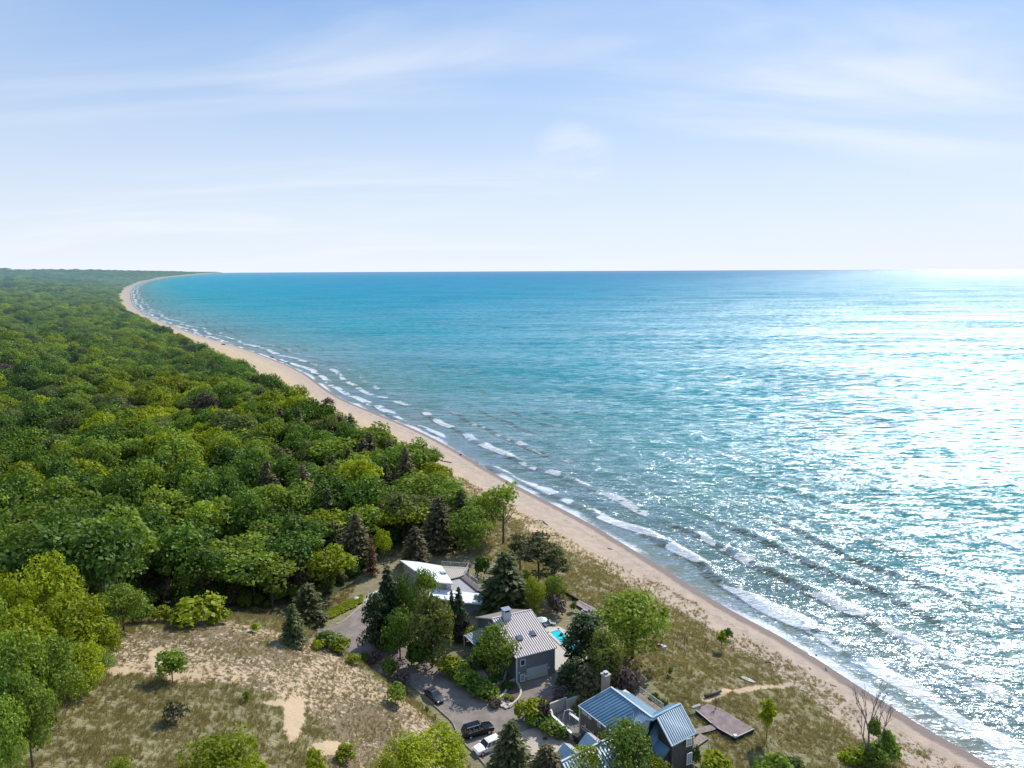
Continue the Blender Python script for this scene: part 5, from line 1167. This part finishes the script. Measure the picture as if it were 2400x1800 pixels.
# old board, log, toys, driftwood
def gbar(name, a, c, w_, h_, mat, label, cat, rise=.12):
    p, q = G(*a), G(*c); b = MB(); b.bar(p + UP * rise, q + UP * rise, w_, h_); o = b.build(name, mat); tag(o, label, cat); return o
def gbranch(name, pix, rad, label, cat='driftwood', mat=None, subs=()):
    b = MB(); pts = [G(*k) + UP * rad for k in pix]; b.tube(pts, [rad * (1 - .5 * i / len(pts)) for i in range(len(pts))], 6)
    for s_, a, c, r_ in subs: p = pts[s_]; q = G(a, c) + UP * .5; b.tube([p, q], [r_, r_ * .3], 5)
    o = b.build(name, mat or pmat('driftwood', (.15, .115, .095), .95, noise=.3)); tag(o, label, cat); return o
p, q = G(*c4(868, 888)), G(*c4(1002, 936)); b = MB(); L_ = (q - p).length; d_ = (q - p).normalized(); s_ = d_.cross(UP)
pr = [(0, .05), (.1, .3), (.3, .42), (.6, .42), (.85, .3), (1, .06)]
top = [p + d_ * L_ * f + s_ * w_ + UP * .34 for f, w_ in pr] + [p + d_ * L_ * f - s_ * w_ + UP * .34 for f, w_ in pr[::-1]]; b.prism(top, .26); o = b.build('canoe', pmat('canoe_grey', (.50, .50, .47), .6, noise=.1)); tag(o, 'narrow pale canoe shaped hull lying upside down in the dune grass', 'canoe')
b = MB(); b.bar(p + UP * .36, q + UP * .36, .06, .06); b.build('keel', pmat('canoe_keel', (.3, .3, .28)), o)
gbranch('fallen_log', [c4(560, 1058), c4(620, 1050), c4(665, 1034), c4(700, 1018)], .28, 'thick dark log lying along the head of the sandy path', 'log', darkwood)
gbranch('driftwood_log', [c4(1085, 750), c4(1120, 758), c4(1156, 770)], .17, 'straight brown driftwood log at the grass edge of the beach'); gbranch('driftwood_log', [c4(1603, 803), c4(1615, 826)], .12, 'short driftwood stick near the wet sand, lower beach'); gbranch('driftwood_log', [c4(1462, 803), c4(1474, 818)], .10, 'thin stick on the bare sand left of the short one')
gbranch('driftwood_log', [c4(1640, 948), c4(1668, 955), c4(1700, 958)], .08, 'thin pale twig line on the sand behind the half dead tree'); gbranch('driftwood_log', [c4(1515, 690), c4(1530, 700)], .16, 'dark lump of driftwood at the water line')
c3 = lambda x, y: (800 + x * .3617, 900 + y * .3617)
gbranch('driftwood_tree', [c3(715, 512), c3(660, 503), c3(620, 490), c3(585, 487)], .22, 'large dark uprooted driftwood trunk with branches on the upper beach', subs=((1, *c3(640, 486), .14), (2, *c3(600, 515), .12), (3, *c3(560, 492), .10)))
gbranch('driftwood_log', [c3(1308, 896), c3(1322, 908), c3(1338, 920)], .20, 'dark driftwood log at the upper edge of the middle beach'); gbranch('driftwood_log', [c3(1258, 888), c3(1282, 884), c3(1306, 890)], .09, 'thin curved branch beside the dark log'); gbranch('driftwood_log', [c3(766, 461), c3(782, 464)], .35, 'small dark stump on the wet sand'); gbranch('driftwood_log', [c3(1725, 1068), c3(1755, 1078)], .12, 'thin dark driftwood branch in the middle of the bare sand')
gbranch('driftwood_log', [(520,808),(528,809)], .7, 'distant dark log at the far water line'); gbranch('driftwood_log', [(634,838),(641,839)], .6, 'distant dark stump at the water line of the sand spit')
toy = G(1549, 1520); b = MB(); b.box(toy + Vector((-.5, .3, .35)), (.7, .5, .6), .4); tag(b.build('beach_toy', pmat('red_plastic', (.45, .06, .05), .5)), 'small red item half under the large round tree', 'garden item')
b = MB(); b.box(toy + Vector((.5, -.2, .25)), (1.1, .6, .4), .3); b.box(toy + Vector((.2, -.1, .55)), (.4, .5, .25), .3); tag(b.build('beach_toy', pmat('pale_blue_plastic', (.40, .50, .62), .5)), 'pale blue item on the grass beside the red one', 'garden item')
# far roofs in the wood
def farroof(px, py, w_, l_, h, mat, label):
    p = GT(px, py, h + 3); p.z += h; r = empty('distant_house', Vector((p.x, p.y, p.z - h)), random.uniform(0, 1), label, 'house')
    b = MB(); b.poly([(-w_/2, -l_/2, h), (w_/2, -l_/2, h), (w_/2, 0, h + 1.8), (-w_/2, 0, h + 1.8)]); b.poly([(-w_/2, l_/2, h), (-w_/2, 0, h + 1.8), (w_/2, 0, h + 1.8), (w_/2, l_/2, h)]); b.build('roof', mat, r)
    b = MB(); b.box((0, 0, h / 2), (w_ - .6, l_ - .6, h - .05)); b.poly([(-w_/2 + .3, -l_/2 + .3, h), (-w_/2 + .3, 0, h + 1.6), (-w_/2 + .3, l_/2 - .3, h)]); b.poly([(w_/2 - .3, -l_/2 + .3, h), (w_/2 - .3, 0, h + 1.6), (w_/2 - .3, l_/2 - .3, h)]); b.build('wall', stucco, r)
farroof(420, 890, 11, 7, 8.5, pmat('far_roof', (.42, .42, .46), .5), 'distant pale roof glimpsed through the middle of the wood'); farroof(585, 986, 6, 5, 10, pmat('far_roof', (.42, .42, .46)), 'distant white roof edge between trees nearer the beach')

# ---------------------------------------------------------------- cars
def car(px, py, ang, L_, Wd, H, col, kind, label):
    """body by side profile with tumblehome; x forward"""
    p = W(px, py, 7.04); r = empty('parked_car', p, ang, label, 'car'); paint = pmat('paint_' + kind, col, .22, metal=0 if kind == 'white_suv' else .35, spec=.6); gl = pmat('car_glass', (.02, .028, .03), .06, spec=1.); tyre = pmat('tyre', (.02, .02, .02), .9)
    hl = L_ / 2; hw = Wd / 2; suv = kind != 'saloon'
    wl = .34 if suv else .28
    belt = H * (.60 if suv else .62)
    # stations along x: (x, half width at sill, half width at belt, sill z, deck z)
    if suv: st = [(-hl, .84, .80, .45, belt * .92), (-hl + .12, .97, .93, .32, belt), (-hl * .5, 1, .96, .26, belt), (hl * .28, 1, .96, .26, belt * .98), (hl * .62, 1, .94, .26, belt * .93), (hl - .22, .97, .86, .30, belt * .84), (hl, .80, .72, .42, belt * .66)]
    else: st = [(-hl, .80, .74, .42, belt * .80), (-hl + .2, .95, .88, .30, belt * .96), (-hl * .5, 1, .93, .24, belt), (hl * .25, 1, .93, .24, belt), (hl * .6, 1, .90, .24, belt * .90), (hl - .28, .93, .80, .30, belt * .76), (hl, .72, .62, .40, belt * .58)]
    b = MB(); secs = []
    for x, a, c, z0, z1 in st:
        zm = z0 + (z1 - z0) * .55
        secs.append([Vector((x, s * w_ * hw, z)) for s, w_, z in ((-1, a * .94, z0), (-1, a, zm), (-1, c, z1 - .03), (-1, c * .86, z1), (0, 0, z1 + .05), (1, c * .86, z1), (1, c, z1 - .03), (1, a, zm), (1, a * .94, z0))])
    for s0, s1 in zip(secs, secs[1:]):
        for i in range(9): j = (i + 1) % 9; b.poly([s0[i], s0[j], s1[j], s1[i]])
    b.poly(secs[0][::-1]); b.poly(secs[-1]); o = b.build('body', paint, r)
    bv = o.modifiers.new('soft', 'BEVEL'); bv.width = .04; bv.segments = 2; bv.limit_method = 'ANGLE'
    if suv: lo = (-hl + .10, hl * .36); hi = (-hl + .42, hl * .12)
    else: lo = (-hl + .55, hl * .42); hi = (-hl * .38, hl * .08)
    zb_, zt_ = belt - .02, H - .06; wb, wt = hw * .90, hw * .74
    # glasshouse
    b = MB(); A = [Vector((lo[0], -wb, zb_)), Vector((lo[1], -wb, zb_)), Vector((lo[1], wb, zb_)), Vector((lo[0], wb, zb_))]; B = [Vector((hi[0], -wt, zt_)), Vector((hi[1], -wt, zt_)), Vector((hi[1], wt, zt_)), Vector((hi[0], wt, zt_))]
    for i in range(4): j = (i + 1) % 4; b.poly([A[i], A[j], B[j], B[i]])
    b.build('windows', gl, r)
    b = MB(); Bt = [p + Vector((dx, 0, .05)) for p, dx in zip(B, (.05, -.12, -.12, .05))]; mt = [q + UP * .06 for q in [Bt[0].lerp(Bt[2], .12), Bt[1].lerp(Bt[3], .12), Bt[2].lerp(Bt[0], .12), Bt[3].lerp(Bt[1], .12)]]
    e0 = [q + Vector((0, 0, -.02)) for q in B]
    for i in range(4): j = (i + 1) % 4; b.poly([e0[i], e0[j], mt[j], mt[i]])
    b.poly(mt); 
    for s in (-1, 1):  # pillars
        for f in ((0., .06), (.36, .41), (.68, .73), (.95, 1.)):
            a0, a1 = A[0 if s < 0 else 3], A[1 if s < 0 else 2]; b0, b1 = B[0 if s < 0 else 3], B[1 if s < 0 else 2]; oo = Vector((0, s * .012, 0))
            b.poly([a0.lerp(a1, f[0]) + oo, a0.lerp(a1, f[1]) + oo, b0.lerp(b1, f[1]) + oo, b0.lerp(b1, f[0]) + oo])
    b.build('roof', paint, r)
    if kind == 'saloon': b = MB(); b.poly([q + UP * .012 for q in [mt[0].lerp(mt[1], .45).lerp(mt[3], .1), mt[0].lerp(mt[1], .85), mt[3].lerp(mt[2], .85), mt[3].lerp(mt[2], .45).lerp(mt[0], .1)]]); b.build('sunroof', gl, r)
    if kind == 'black_suv':
        for s in (-1, 1): b = MB(); b.bar((hi[0] + .1, s * wt * .9, zt_ + .13), (hi[1] - .1, s * wt * .9, zt_ + .13), .05, .05); b.build('roof_rail', steel, r)
        for s in (-1, 1): b = MB(); b.bar((lo[0] + .5, s * (wb + .03), zb_ + .03), (lo[1] - .1, s * (wb + .03), zb_ + .03), .03, .05); b.build('chrome_strip', steel, r)
    for sx_ in (-1, 1):
        for s in (-1, 1):
            wx_ = sx_ * hl * .62; b = MB(); c_ = Vector((wx_, s * (hw - .10), wl)); b.tube([c_ - Vector((0, s * .12, 0)), c_ + Vector((0, s * .12, 0))], wl, 18); w_ = b.build('wheel', tyre, r)
            b = MB(); b.tube([c_ + Vector((0, s * .10, 0)), c_ + Vector((0, s * .13, 0))], wl * .62, 12); b.build('rim', steel, w_)
    for s in (-1, 1):
        b = MB(); b.box((hl - .14, s * hw * .66, belt * .66), (.16, .36, .14), s * -.5); b.build('headlight', pmat('lamp_glass', (.75, .78, .8), .15), r)
        b = MB(); b.box((-hl + .05, s * hw * .78, belt * .78), (.10, .22, .30)); b.build('tail_light', pmat('red_lamp', (.32, .02, .02), .3), r)
        b = MB(); b.box((lo[1] - .12, s * (hw + .06), belt + .04), (.16, .22, .15)); b.build('mirror', paint, r)
    b = MB(); b.box((hl - .02, 0, belt * .48), (.06, hw * .9, .18)); b.build('grille', black, r)
car(1018, 1636, math.atan2(*reversed(tuple((W(1037,1647,7) - W(1002,1618,7)).to_2d()))), 4.75, 1.85, 1.48, (.085, .085, .095), 'saloon', 'dark grey saloon car with a sunroof parked beside the timber edging')
car(1120, 1719, math.atan2(*reversed(tuple((W(1150,1711,7) - W(1092,1729,7)).to_2d()))), 5.3, 2.05, 1.92, (.010, .011, .014), 'black_suv', 'large black sport utility car with silver roof rails')
car(1143, 1756, math.atan2(*reversed(tuple((W(1120,1765,7) - W(1166,1745,7)).to_2d()))), 4.75, 1.98, 1.68, (.85, .85, .84), 'white_suv', 'white sport utility car beside the black one, facing the dune')
